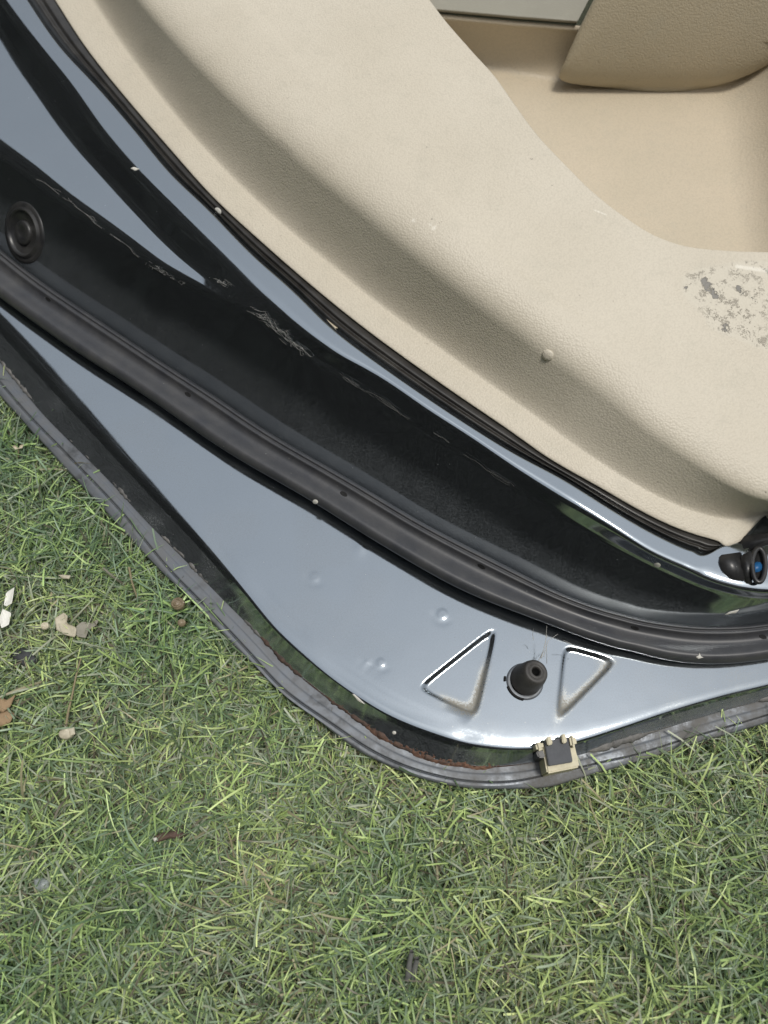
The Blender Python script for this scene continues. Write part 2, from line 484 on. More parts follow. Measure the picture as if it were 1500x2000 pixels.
door = bpy.data.objects.new('car_door', None)
COL.objects.link(door)
door.location = at(750, 1000, 0.0)
bpy.context.view_layer.update()
tag(door, 'dark painted car door with beige trim panel, lying inside-up on the lawn', 'car door')
DOFF = np.array(door.location)
def dlink(name, me, mat, parent=None):
    """link a mesh built in world coordinates as a part of the door"""
    o = link(name, me, mat, parent or door)
    o.matrix_parent_inverse = Matrix.Translation(-Vector(DOFF))
    if parent is not None and parent is not door:
        o.matrix_parent_inverse = Matrix.Identity(4)
    return o

# ---------------------------------------------------------------- painted inner shell of the door
w3 = w2 + 0.45 * (w4 - w2)
wF = w6 + 0.45 * (w7 - w6)
wW = w7 + 8.0
wD = w7 + 0.55 * (w9 - w7)
zW = 43.0
zp = 104.0 + 4.0 * sstep(560, 760, S) - DROP
dz10 = 0.5 + 2.5 * sstep(560, 760, S)
PW, P9 = P(wW, zW), P(w9, zp)
PD = 0.5 * PW + 0.5 * P9
PD[:, 2] -= 0.0015
PG2, PG4 = P(w2 + 4, Z_HEM + 1.0), P(w4, Z_FL)
PG3 = 0.5 * PG2 + 0.5 * PG4
PG3[:, 2] -= 0.0008
chain = [PG2, PG3, PG4, P(wF, Z_FL), P(wW, zW), PD, P(w9, zp), P(w10, zp + dz10),
         P(w11, 121.0 - DROP), P(w12, 121.0 - DROP), P(w12 - 7, 114.0 - DROP), P(w13 - 25, 112.0 - DROP)]
shell, seg = loft(chain, [0, .4, .18, .1, .06, .45, .20, .22, .30, .08, .2, 0], [5, 6, 100, 4, 14, 14, 14, 8, 10, 2, 4], 7)
pxs, pys = topix(shell)
smask = (shell[..., 2] > Z_FL / 1000 - 0.0012) & (shell[..., 2] < Z_FL / 1000 + 0.0008)
smask &= (np.arange(shell.shape[1])[None, :] < 132)

def poly_sdf(px, py, pts, r):
    pts = np.array(pts, float)
    c = pts.mean(0)
    d = None
    for i in range(len(pts)):
        a, b = pts[i], pts[(i + 1) % len(pts)]
        e = (b - a) / np.linalg.norm(b - a)
        n = np.array([e[1], -e[0]])
        if np.dot(c - a, n) > 0: n = -n
        di = (px - a[0]) * n[0] + (py - a[1]) * n[1]
        d = di / r if d is None else np.logaddexp(d, di / r)
    return d * r

tri1 = [(974, 1216), (813, 1344), (930, 1402)]
tri2 = [(1101, 1258), (1208, 1289), (1085, 1414)]
dz = np.zeros(shell.shape[:2])
dust = np.zeros_like(dz)
for t in (tri1, tri2):
    d = poly_sdf(pxs, pys, t, 8.0)
    dz += -2.3 * (1 - sstep(-6.5, 1, d))
    dz += 0.0 * np.exp(-((d - 5) / 5.0) ** 2)
    cx, cy = np.mean(t, 0)
    low = 0.04 + 0.96 * sstep(-15, 40, (pys - cy) * 0.8 + (pxs - cx) * 0.6)
    dust += 2.6 * np.exp(-((d + 7) / 8.0) ** 2) * low
for (bx, by, br, bh) in [(615, 1126, 10, .2), (864, 1199, 11, .35), (744, 1294, 9, .28), (716, 1292, 4, .15)]:
    r = np.hypot(pxs - bx, pys - by)
    dz += bh * (1 - sstep(br - 4, br + 1, r)) - 0.15 * np.exp(-((r - br - 7) / 6.0) ** 2) * np.clip(((pxs - bx) * -0.4 + (pys - by) * 0.9) / br, 0, 1)
# little press mark where the mirrored seal edge jogs, and slow sheet-metal waviness
dz += 0.5 * np.exp(-(((pxs - 704) / 12) ** 2 + ((pys - 1068) / 16) ** 2))
dz += 0.12 * (vnoise(pxs / 110, pys / 110, 3) - 0.5) + 0.03 * (vnoise(pxs / 35, pys / 35, 4) - 0.5)
CL = curve([(380, 1010), (430, 1073), (503, 1150), (583, 1233), (650, 1297), (717, 1347), (783, 1384), (867, 1420), (940, 1446), (1035, 1452)])
ss, ww = sw(pxs, pys)
cl = CL(ss)
on = sstep(930, 1000, ss) * (1 - sstep(1560, 1640, ss))
dz += on * (-0.9 * np.exp(-((ww - cl) / 3.2) ** 2) + 0.5 * sstep(-4, 12, ww - cl) * 0)
# dip under the clip
dz += 0
shell[..., 2] += np.where(smask, dz, 0) / 1000.0
# dust lies on the lower part of the wall and in the gutter beside the hem
jf = np.arange(shell.shape[1])[None, :] + 0 * pxs
fr = (ww - C7(ss)) / (C9(ss) - C7(ss))          # 0 at the seal, 1 at the crease
patch = vnoise(pxs / 60, pys / 60, 9)
onwall = (seg[None, :] >= 4) & (seg[None, :] <= 6)
wd = sstep(-0.05, 0.12, fr) * (1 - sstep(0.35, 0.62, fr + 0.12 * (patch - 0.5)))
dust += np.where(onwall, 0.19 * wd * (0.95 + 0.1 * patch), 0)
dust += np.where(smask, 0.10 * sstep(0.45, 0.9, patch) + 0.16 * sstep(1150, 1400, pxs) * sstep(1240, 1330, pys), 0)
gut = seg[None, :] <= 0
dust += np.where(gut, 0.18 + 0.45 * sstep(1120, 1250, pxs) + 0.25 * sstep(0.5, 0.9, patch), 0)
rust = np.where((jf < 2) & (pxs > 520) & (pxs < 1040), 0.9 * sstep(520, 620, pxs), 0) + np.where((jf < 3) & (pxs > 1130), 0.6, 0)
me = grid_mesh('inner_shell', shell)
set_attr(me, 'dust', np.clip(dust, 0, 2.5)); set_attr(me, 'rust', rust)
inner_shell = dlink('inner_shell', me, PAINT)
SHELL = Surf(shell)

# ---------------------------------------------------------------- folded hem of the outer skin
wj = 2.0 * (vnoise(S / 40, S * 0 + 3, 21) - 0.5)
hch = [P(w0 - 150, 6.0), P(w0 - 30, 8.0), P(w0 + 1 + wj, Z_HEM - 8.0), P(w0 + wj * .5, Z_HEM - 0.5), P(w1 + 9, Z_HEM + 0.6), P(w1 + 2.5, Z_HEM + 0.6), P(w1, Z_HEM - 1.2),
       P(w1 - 2.5, Z_HEM + 0.9), P(w1 * .55 + w2 * .45, Z_HEM + 0.9), P(w1 * .45 + w2 * .55, Z_HEM + 0.2), P(w2 - 6, Z_HEM + 0.8)]
hem, hseg = loft(hch, [0, .3, .3, .3, .3, .2, .2, .2, .3, .3, 0], [2, 2, 3, 3, 2, 2, 2, 4, 2, 4], 4)
hx, hy = topix(hem)
hem[..., 2] += (0.12 * (vnoise(hx / 25, hy / 25, 11) - 0.5) + 0.4 * (vnoise(hx / 90, hy / 90, 12) - 0.5)) / 1000
me = grid_mesh('hem', hem)
set_attr(me, 'dust', 0.22 + 0.7 * sstep(880, 1150, hx) + 0.25 * vnoise(hx / 50, hy / 50, 13))
dlink('outer_skin_hem', me, HEM)

def tube(name, pts, rad, mat, n=8, parent=None, in_door=True, flat=1.0):
    pts = np.asarray(pts, float); M = len(pts)
    rad = np.broadcast_to(rad, (M,))
    t = np.gradient(pts, axis=0); t /= np.linalg.norm(t, axis=1, keepdims=True) + 1e-12
    ref = np.array([0.03, 0.02, 1.0])
    a = np.cross(t, ref); a /= np.linalg.norm(a, axis=1, keepdims=True) + 1e-12
    b = np.cross(a, t)
    th = np.linspace(0, 2 * math.pi, n, endpoint=False)
    G = pts[:, None] + rad[:, None, None] * (np.cos(th)[None, :, None] * a[:, None] + flat * np.sin(th)[None, :, None] * b[:, None])
    me = grid_mesh(name, G, closed=True)
    if mat is None: return G
    return dlink(name, me, mat, parent) if in_door else link(name, me, mat, parent)

# lumpy sealer bead where the shell meets the hem; rusty round the corner
def bead(name, sa, sb, mat, r0, seed, dw=0.0):
    sel = (S > sa) & (S < sb)
    s_ = np.arange(sa, sb, 1.5)
    w_ = C2(s_) + dw + 3 * (vnoise(s_ / 22, s_ * 0, seed) - .5) + 1.5 * (vnoise(s_ / 5, s_ * 0, seed + 1) - .5)
    px, py = unsw(s_, w_)
    z = (Z_HEM + 0.9 + 1.2 * (vnoise(s_ / 9, s_ * 0 + 5, seed) - .5)) / 1000
    r = r0 * (0.6 + 0.5 * vnoise(s_ / 4, s_ * 0 + 9, seed) + 0.4 * vnoise(s_ / 25, s_ * 0 + 2, seed)) * (0.35 + sstep(.3, .6, vnoise(s_ / 45, s_ * 0 + 4, seed))) / 1000
    r *= sstep(sa, sa + 30, s_) * (1 - sstep(sb - 30, sb, s_))
    return tube(name, at(px, py, z), r + 1e-5, mat, 8, flat=0.7)
s_a = sw(60, 770)[0]
bead('seam_sealer', -280, sw(540, 1270)[0], SEALER2, 1.3, 31)
bead('rusty_seam_sealer', sw(500, 1230)[0], sw(1045, 1489)[0], SEALER, 1.7, 32, -2)
bead('seam_sealer', sw(1125, 1474)[0], 2260, SEALER2, 2.2, 33, -3)

# rust crust flaking over the seam round the corner
def crust(name, sa, sb, mat, half, seed):
    s_ = np.arange(sa, sb, 1.2); q = np.linspace(-1, 1, 17)
    wid = half * (0.35 + 1.0 * vnoise(s_ / 28, s_ * 0 + 1, seed)) * sstep(sa, sa + 40, s_) * (1 - sstep(sb - 40, sb, s_)) + .2
    W = C2(s_)[:, None] - 3 + q[None] * wid[:, None] + 2 * (vnoise(s_[:, None] / 4 + 0 * q, q[None] * 3 + 0 * s_[:, None], seed) - .5)
    S2 = s_[:, None] + 0 * q
    h = (1.0 - np.abs(q[None]) ** 3) * (0.5 + 1.5 * vnoise(S2 / 5, W / 5, seed + 1) + 0.9 * vnoise(S2 / 2, W / 2, seed + 2)) - .4
    px, py = unsw(S2, W)
    inner_ = np.clip(-(W - C2(S2)) / 45.0, 0, 1) * 8.0          # follows the rise of the gutter
    return dlink(name, grid_mesh(name, at(px, py, (Z_HEM + .6 + h + inner_) / 1000)), mat)
RUST = m_simple('rust', (0.05, 0.030, 0.024), 0.85, 0.3, 420, (0.20, 0.105, 0.065), 0.0012)
crust('rust_crust', sw(560, 1290)[0], sw(700, 1405)[0], RUST, 4.0, 35)
crust('rust_crust', sw(690, 1395)[0], sw(1000, 1494)[0], RUST, 10.0, 36)
crust('rust_crust', sw(1150, 1465)[0], sw(1260, 1432)[0], RUST, 6.0, 37)

# ---------------------------------------------------------------- hollow rubber weather seal
zo = 52.0 - 6.0 * sstep(1500, 1900, S)          # the outer edge settles onto the panel towards the latch end
prof = [(-0.01, 55), (0.0, 63), (0.035, 66.0), (0.075, 66.0), (0.11, 64.6), (0.15, 65.2), (0.20, 65.0), (0.27, 62.6), (0.36, 61.0),
        (0.46, 60.6), (0.56, 61.5), (0.66, 63.0), (0.76, 63.8), (0.86, 62.6), (0.94, 60.2), (0.99, 57.6), (1.0, 55.2), (0.97, 53.0),
        (0.88, 51.5), (0.5, 50.5), (0.1, 50.5)]
rows = []
for f, z in prof:
    rows.append(P(w7 + f * (w6 - w7), z - 58.0 + zo))
G = np.stack(rows, 1)
# refine profile smoothly (closed Catmull-Rom)
def refine(G, k=3):
    n = G.shape[1]; out = []
    for i in range(n):
        p0, p1, p2, p3 = G[:, i - 1], G[:, i], G[:, (i + 1) % n], G[:, (i + 2) % n]
        for j in range(k):
            t = j / k
            out.append(0.5 * (2 * p1 + (p2 - p0) * t + (2 * p0 - 5 * p1 + 4 * p2 - p3) * t * t + (3 * p1 - p0 - 3 * p2 + p3) * t ** 3))
    return np.stack(out, 1)
G = refine(G[::2], 3)
seal = dlink('weather_seal', grid_mesh('weather_seal', G, closed=True), RUBBER)
SEALS = Surf(G)

def frame(n, up=Vector((0, 0, 1)), xdir=None):
    z = n.normalized()
    x = Vector(xdir) if xdir is not None else Vector((1, 0, 0))
    x = (x - z * x.dot(z)).normalized()
    y = z.cross(x)
    m = Matrix((x, y, z)).transposed()
    return m

def lathe(name, prof, mat, origin, n, seg=40, parent=None, xdir=None, sx=1.0, sy=1.0, in_door=True):
    """revolve (radius, height) in metres round normal n"""
    R = frame(Vector(n), xdir=xdir)
    th = np.linspace(0, 2 * math.pi, seg, endpoint=False)
    G = np.zeros((len(prof), seg, 3))
    for i, (r, h) in enumerate(prof):
        loc = np.stack([r * sx * np.cos(th), r * sy * np.sin(th), np.full(seg, h)], -1)
        G[i] = loc @ np.array(R).T + np.array(origin)
    me = grid_mesh(name, G, closed=True)
    return dlink(name, me, mat, parent) if in_door else link(name, me, mat, parent)

for (hx_, hy_) in [(93, 586), (367, 773), (672, 963), (938, 1108), (1240, 1230), (1493, 1243)]:
    p, n = SEALS(hx_, hy_)
    t = Vector((0.8, -0.5, 0))
    lathe('vent_hole', [(0.0001, .0003), (0.0020, .0003), (0.0026, .00045), (0.0030, .0001), (0.003, -.001)], HOLE_SHADE, p, n, 16, seal, t, 1.0, 0.55)

# ---------------------------------------------------------------- black strip in the gap under the trim
wg = 0.5 * (w12 + w13)
gch = [P(w12 - 5, 113.5 - DROP), P(w12 * .75 + w13 * .25 - 3, 119.0 - DROP), P(w12 * .5 + w13 * .5, 117.0 - DROP), P(w12 * .35 + w13 * .65, 120.0 - DROP), P(w13 - 4, 119.0 - DROP), P(w13 - 25, 114.0 - DROP)]
gg, _ = loft(gch, [0, .4, .3, .3, .3, 0], [3, 3, 3, 3, 3], 5)
gsel = (S < 1766)
dlink('trim_gap_strip', grid_mesh('trim_gap_strip', gg[gsel]), GAPRUB)

# ---------------------------------------------------------------- beige trim panel
TZ = 122.0 - DROP
HB = 17.0 * (1 - sstep(900, 1600, S))
tch = [P(w13 - 30, TZ - 9), P(w13, TZ - 3.0), P(w13 - 1.0, TZ), P(0.45 * w13 + 0.55 * w15, TZ + 2.5), P(w15, TZ + 4.0), P(w16, TZ + 44 + HB), P(w17, TZ + 53 + HB + 0.3 * DROP)]
inner = tch[-1] + np.array([0.003, 0.004, -0.004])
tch += [inner, inner + np.array([0.002, 0.003, -0.055])]
trim, tseg = loft(tch, [0, .2, .4, .45, .36, .26, .035, .45, 0], [2, 2, 6, 6, 24, 120, 3, 6], 9)
tx, ty = topix(trim)
trim[..., 2] += np.where((tseg == 5)[None, :], 1.2 * (vnoise(tx / 260, ty / 260, 41) - .5), 0) / 1000
me = grid_mesh('trim', trim)
def seg_dist(px, py, a, b):
    a, b = np.array(a, float), np.array(b, float); ab = b - a
    t = np.clip(((px - a[0]) * ab[0] + (py - a[1]) * ab[1]) / ab.dot(ab), 0, 1)
    return np.hypot(px - a[0] - t * ab[0], py - a[1] - t * ab[1])
sc1 = np.exp(-(((tx - 1370) / 45) ** 2 + ((ty - 560) / 38) ** 2)) + np.exp(-(((tx - 1455) / 75) ** 2 + ((ty - 590) / 62) ** 2)) + 0.9 * np.exp(-(((tx - 1480) / 60) ** 2 + ((ty - 522) / 14) ** 2)) \
    + 0.8 * np.exp(-(seg_dist(tx, ty, (1400, 625), (1520, 680)) / 18) ** 2)
st1 = 0.75 * np.exp(-(seg_dist(tx, ty, (1375, 550), (1395, 575)) / 10) ** 2) + 0.58 * np.exp(-(seg_dist(tx, ty, (1441, 560), (1447, 572)) / 7) ** 2) \
    + 0.5 * np.exp(-(((tx - 1409) / 6) ** 2 + ((ty - 553) / 6) ** 2)) + 0.5 * np.exp(-(((tx - 1415) / 9) ** 2 + ((ty - 640) / 11) ** 2)) + 0.45 * np.exp(-(((tx - 1340) / 6) ** 2 + ((ty - 562) / 5) ** 2)) \
    + .42 * np.exp(-(seg_dist(tx, ty, (1468, 580), (1475, 588)) / 3) ** 2)
wt1 = np.exp(-(seg_dist(tx, ty, (808, 429), (838, 440)) / 4) ** 2) + .9 * np.exp(-(seg_dist(tx, ty, (835, 442), (865, 450)) / 2.6) ** 2) + .8 * np.exp(-(seg_dist(tx, ty, (1440, 520), (1500, 528)) / 7) ** 2) \
    + .7 * np.exp(-(seg_dist(tx, ty, (1160, 410), (1185, 420)) / 3) ** 2) + .6 * np.exp(-(((tx - 942) / 3) ** 2 + ((ty - 425) / 2) ** 2))
smd = np.exp(-(seg_dist(tx, ty, (545, 275), (567, 298)) / 8) ** 2) + .8 * np.exp(-(seg_dist(tx, ty, (285, 95), (310, 115)) / 14) ** 2) + .5 * np.exp(-(seg_dist(tx, ty, (560, 250), (640, 325)) / 9) ** 2) \
    + .5 * np.exp(-(((tx - 745) / 10) ** 2 + ((ty - 528) / 12) ** 2)) + .5 * np.exp(-(((tx - 920) / 10) ** 2 + ((ty - 612) / 9) ** 2)) + .4 * np.exp(-(((tx - 600) / 12) ** 2 + ((ty - 445) / 14) ** 2))
set_attr(me, 'scuff', np.clip(sc1, 0, 1)); set_attr(me, 'stain', st1 * (0.35 + 1.0 * vnoise(tx / 7, ty / 7, 44))); set_attr(me, 'scratch', wt1); set_attr(me, 'smudge', np.clip(smd, 0, 1))
trim_panel = dlink('trim_panel', me, TRIM)
TRIMS = Surf(trim[:, :-6])

p, n = TRIMS(1070, 690)
lathe('screw_cap', [(0.0001, .0016), (0.0015, .0015), (0.0030, .0011), (0.0037, .0003), (0.0038, -.001)], TRIM, p, n, 28, trim_panel)

# door pocket: floor, back wall rising to the armrest, end wall at the right
def hfield(name, xs, ys_of, zf, mat, parent=None, flip=True):
    X = np.broadcast_to(np.asarray(xs, float)[:, None], (len(xs), 90)).copy()
    T = np.linspace(0, 1, 90)[None, :]
    Y = ys_of(X, T)
    Gf = at(X, Y, zf(X, Y, T) / 1000.0)
    return dlink(name, grid_mesh(name, Gf), mat, parent), Gf
def ybot(x): return np.interp(x, [600, 860, 930, 1000, 1090, 1300, 1500, 1900], [70, 108, 121, 134, 150, 170, 165, 150])
def ytop(x): return np.interp(x, [600, 857, 1000, 1127, 1300, 1900], [5, 29, 42, 52, 66, 110])
ZP = 106.0
def pz(X, Y, T):
    back = sstep(0, 1, np.clip((ybot(X) + 14 - Y) / (ybot(X) + 14 - ytop(X)), 0, 1) ** 1.0)
    t = np.clip((ybot(X) + 10 - Y) / (ybot(X) + 10 - ytop(X)), 0, 1.0)
    up = 44 * (t ** 1.25)
    rt = np.clip((X - (1400 + 0.16 * (Y - 200))) / 190, 0, 1)
    right = 52 * rt ** 1.7
    return ZP + np.maximum(up, right)
xs = np.linspace(620, 1750, 180)
hfield('door_pocket', xs, lambda X, T: ytop(X) + 1 + (640 - ytop(X)) * T, pz, POCKET, trim_panel)

# rolled edge over the back wall, then the grey-green upper panel
def upper():
    xs = np.linspace(640, 1200, 90)
    X = np.broadcast_to(xs[:, None], (90, 40)); T = np.linspace(0, 1, 40)[None, :]
    lo = ytop(X) - 3.0
    Y = lo - 260 * T ** 1.5
    z = 147 + 8 * sstep(0, 0.10, T) + 2 * T
    z = np.where(T < 0.004, 138, z)
    xr = X + 0
    lim = 1160 - (Y - 0) * 0.46 - 12
    Xc = np.minimum(X, np.where(Y > -400, 1147 - (Y - 5) * 0.52, 9999))
    return at(Xc, Y, z / 1000.0)
dlink('upper_trim_insert', grid_mesh('upper_trim_insert', upper()), UPPER, trim_panel)
xs2 = np.linspace(640, 1150, 60)
tube('trim_edge_roll', at(xs2, ytop(xs2) + 4, np.full(60, .1475)), 0.0022, POCKET, 12, trim_panel)

# armrest end cap bulging towards the viewer
out = np.array([(1222, -115), (1190, -55), (1158, 2), (1128, 62), (1104, 116), (1094, 139), (1091, 149), (1096, 157), (1112, 163), (1150, 168),
                (1200, 173), (1250, 178), (1300, 180), (1340, 178), (1380, 173), (1433, 158), (1470, 143), (1500, 127), (1560, 90), (1620, 40), (1700, -40)], float)
tt = np.linspace(0, len(out) - 1, 220)
outx = np.interp(tt, np.arange(len(out)), out[:, 0]); outy = np.interp(tt, np.arange(len(out)), out[:, 1])
k5 = np.ones(7) / 7
outx[3:-3] = np.convolve(outx, k5, 'valid'); outy[3:-3] = np.convolve(outy, k5, 'valid')
cx, cy = 1380.0, -170.0
R = np.concatenate([[1.0, 0.9985], np.linspace(0.992, 0.02, 40)])
X = outx[:, None] * R[None] + cx * (1 - R[None]); Y = outy[:, None] * R[None] + cy * (1 - R[None])
depth_in = 1 - R[None]
base = ZP + 1 + 65 * np.clip((172 - Y) / 172, 0, 1.5) ** 0.8
Zc = base + 2.0 * (1 - np.exp(-depth_in / 0.02)) + 2.5 * (1 - np.exp(-depth_in / 0.2))
Zc[:, 0] -= 4
capme = grid_mesh('armrest_cap', at(X, Y, Zc / 1000.0))
dlink('armrest_cap', capme, CAPM, trim_panel)

# ---------------------------------------------------------------- rubber buffer on the flange
ptop = Vector(at(1048, 1311, (Z_FL + 17) / 1000)); pbase = Vector(at(1027, 1328, (Z_FL - .2) / 1000))
ax = (ptop - pbase); hh = ax.length
buf = lathe('rubber_buffer', [(0.0108, 0.0), (0.0108, 0.0015), (0.0103, 0.0030), (0.0101, 0.006), (0.0092, hh * .7), (0.0083, hh - .0016), (0.0077, hh - .0006), (0.0070, hh),
                    (0.0050, hh), (0.0048, hh - .0005), (0.0046, hh), (0.0034, hh), (0.0030, hh - .0006), (0.0026, hh - .012), (0.0001, hh - .012)], BUFRUB, pbase, ax, 48)
lathe('buffer_collar', [(0.0125, -.0005), (0.0122, .0008), (0.0108, .0011), (0.0096, .0009)], HEM, at(1025, 1331, Z_FL / 1000), (0, 0, 1), 48, buf)
lathe('buffer_bore', [(0.0001, hh - .0115), (0.0024, hh - .0115), (0.0026, hh - .001)], HOLE_SHADE, pbase, ax, 24, buf)
for a0, a1, rr in ((195, 262, 0.0118), (165, 178, 0.0132)):
    th = np.radians(np.linspace(a0, a1, 14))
    c = at(1025, 1331, (Z_FL + .9) / 1000)
    pts = np.stack([c[0] + rr * np.cos(th), c[1] + rr * np.sin(th), np.full(14, c[2])], -1)
    tube('collar_slot', pts, 0.0008, HOLE_SHADE, 6, buf)

# ---------------------------------------------------------------- cream clip on the hem edge
def prism(name, poly, z0, z1, mat, parent=None, bev=0.0006):
    top = at(np.array(poly, float)[:, 0], np.array(poly, float)[:, 1], z1 / 1000.0)
    bm = bmesh.new()
    a = [bm.verts.new(v) for v in top]
    b = [bm.verts.new((v[0], v[1], z0 / 1000.0)) for v in top]
    bm.faces.new(a); bm.faces.new(b[::-1])
    n = len(a)
    for i in range(n):
        bm.faces.new((a[i], b[i], b[(i + 1) % n], a[(i + 1) % n]))
    bmesh.ops.recalc_face_normals(bm, faces=bm.faces)
    if bev:
        bmesh.ops.bevel(bm, geom=[e for e in bm.edges], offset=bev, segments=2, affect='EDGES')
    me = bpy.data.meshes.new(name); bm.to_mesh(me); bm.free()
    o = dlink(name, me, mat, parent)
    me.polygons.foreach_set('use_smooth', [False] * len(me.polygons))
    return o
clip = prism('edge_clip', [(1058, 1451), (1119, 1439), (1133, 1498), (1069, 1511)], 22, 44, CREAM, bev=0.001)
prism('clip_pad', [(1063, 1447), (1110, 1439), (1119, 1488), (1072, 1496)], 40, 47, PAD, clip, 0.0005)
prism('clip_tab', [(1067, 1440), (1077, 1438), (1080, 1453), (1070, 1456)], 40, 51, CREAM, clip, 0.0006)
prism('clip_tab', [(1097, 1434), (1105, 1433), (1108, 1450), (1099, 1452)], 40, 51, CREAM, clip, 0.0006)
prism('clip_ear', [(1112, 1436), (1125, 1434), (1128, 1456), (1116, 1460)], 30, 50, CREAM, clip, 0.0014)
prism('clip_ear', [(1045, 1450), (1060, 1446), (1064, 1462), (1050, 1468)], 30, 49, CREAM, clip, 0.0014)
prism('clip_foot', [(1047, 1467), (1060, 1463), (1066, 1480), (1052, 1480)], 24, 46, BLACKP, clip, 0.0008)

# ---------------------------------------------------------------- round plug in the door wall
p, n = SHELL(44, 459)
along = Vector(at(110, 520, .08)) - Vector(at(0, 430, .08))
plug = lathe('drain_plug', [(0.0250, -.001), (0.0246, .0006), (0.0215, .0009), (0.0200, .0009), (0.0192, .0030), (0.0180, .0031), (0.0168, .0014), (0.0162, .0004), (0.0001, .0004)], BLACKP, p, n, 64, None, along, 1.0, 1.0)
lathe('plug_button', [(0.0001, .0020), (0.0040, .0020), (0.0046, .0026), (0.0088, .0026), (0.0098, .0018), (0.0102, .0003)], BLACKP, p, n, 48, plug, along)

# ---------------------------------------------------------------- latch bracket with blue plug at the end of the trim
def px_sheet(name, poly, zs, mat, parent=None, thick=0.004):
    poly = np.array(poly, float)
    top = at(poly[:, 0], poly[:, 1], np.array(zs, float) / 1000.0)
    bm = bmesh.new()
    a = [bm.verts.new(v) for v in top]; b = [bm.verts.new(v - np.array([0, 0, thick])) for v in top]
    bm.faces.new(a); bm.faces.new(b[::-1]); n = len(a)
    for i in range(n):
        bm.faces.new((a[i], b[i], b[(i + 1) % n], a[(i + 1) % n]))
    bmesh.ops.recalc_face_normals(bm, faces=bm.faces)
    bmesh.ops.bevel(bm, geom=list(bm.edges), offset=0.0007, segments=2, affect='EDGES')
    me = bpy.data.meshes.new(name); bm.to_mesh(me); bm.free()
    return dlink(name, me, mat, parent)
latch = px_sheet('latch_bracket', [(1451, 1082), (1468, 1074), (1472, 1100), (1470, 1140), (1456, 1138), (1449, 1110)], [87.5, 89.5, 88.5, 83.5, 82.5, 84.5], BLACKP, None, 0.012)
px_sheet('bracket_lip', [(1448, 1046), (1500, 1040), (1620, 1005), (1640, 1030), (1500, 1066), (1465, 1078), (1449, 1076)], [83.5, 85.5, 85.5, 83.5, 82.5, 82.5, 81.5], BLACKP, latch, 0.006)
px_sheet('bracket_mount', [(1408, 1083), (1449, 1077), (1452, 1100), (1456, 1134), (1430, 1130), (1412, 1115), (1406, 1098)], [84.0, 84.0, 84.0, 83.5, 83.5, 83.5, 84.0], BLACKP, latch, 0.003)
th = np.linspace(0, 2 * math.pi, 40)
ringc = [(1482 + 13 * math.cos(a), 1104 + 33 * math.sin(a)) for a in th[:-1]]
rp = at(np.array([r[0] for r in ringc] + [ringc[0][0]]), np.array([r[1] for r in ringc] + [ringc[0][1]]), .086)
tube('bracket_ring', rp, 0.0016, BLACKP, 8, latch)
px_sheet('bracket_opening', ringc, [83.7] * 39, HOLE_SHADE, latch, 0.001)
px_sheet('blue_plug', [(1467, 1108), (1472, 1100), (1482, 1095), (1489, 1100), (1491, 1110), (1484, 1116), (1474, 1117), (1469, 1115)], [86.0] * 8, BLUE, latch, 0.002)


# ---------------------------------------------------------------- ground and grass
def m_ground():
    m, nt, p = newmat('soil_and_thatch')
    co = coords(nt); L = nt.links
    a = noise(nt, co, 160, 6, 0.7); b = noise(nt, co, 14, 4, 0.6); g = noise(nt, co, 2.0, 4, 0.6)
    c = mix(nt, ramp(nt, a, 0.3, 0.7), (0.020, 0.022, 0.012), (0.060, 0.060, 0.032))
    c = mix(nt, ramp(nt, b, 0.35, 0.65, 0.0, 0.6), c, (0.035, 0.045, 0.020))
    L.new(c, p.inputs['Base Color'])
    p.inputs['Roughness'].default_value = 0.95
    L.new(bump(nt, a, 0.8, 0.006), p.inputs['Normal'])
    return m
gm = np.linspace(-1, 1, 81)
gx = np.sign(gm) * (np.abs(gm) ** 4) * 150
GX, GY = np.meshgrid(gx, gx, indexing='ij')
GZ = -0.001 + 0.004 * (vnoise(GX * 9 + 50, GY * 9 + 50, 51) - .5)
ground = link('ground', grid_mesh('ground', np.stack([GX, GY, GZ], -1)), m_ground())
tag(ground, kind='structure')

def m_grass():
    m, nt, p = newmat('grass_blades')
    L = nt.links
    a = nt.nodes.new('ShaderNodeAttribute'); a.attribute_name = 'tint'
    L.new(a.outputs['Color'], p.inputs['Base Color'])
    p.inputs['Roughness'].default_value = 0.42
    p.inputs['Specular IOR Level'].default_value = 0.45
    out = [n for n in nt.nodes if n.type == 'OUTPUT_MATERIAL'][0]
    tr = nt.nodes.new('ShaderNodeBsdfTranslucent'); L.new(a.outputs['Color'], tr.inputs['Color'])
    ms = nt.nodes.new('ShaderNodeMixShader'); ms.inputs[0].default_value = 0.22
    L.new(p.outputs[0], ms.inputs[1]); L.new(tr.outputs[0], ms.inputs[2]); L.new(ms.outputs[0], out.inputs[0])
    return m

def inside_door(x, y, margin):
    pxx, pyy = topix(np.stack([x, y, np.full_like(x, Z_HEM / 1000)], -1))
    s_, w_ = sw(pxx, pyy)
    return (w_ < C0(s_) - margin) & (y > -0.2)

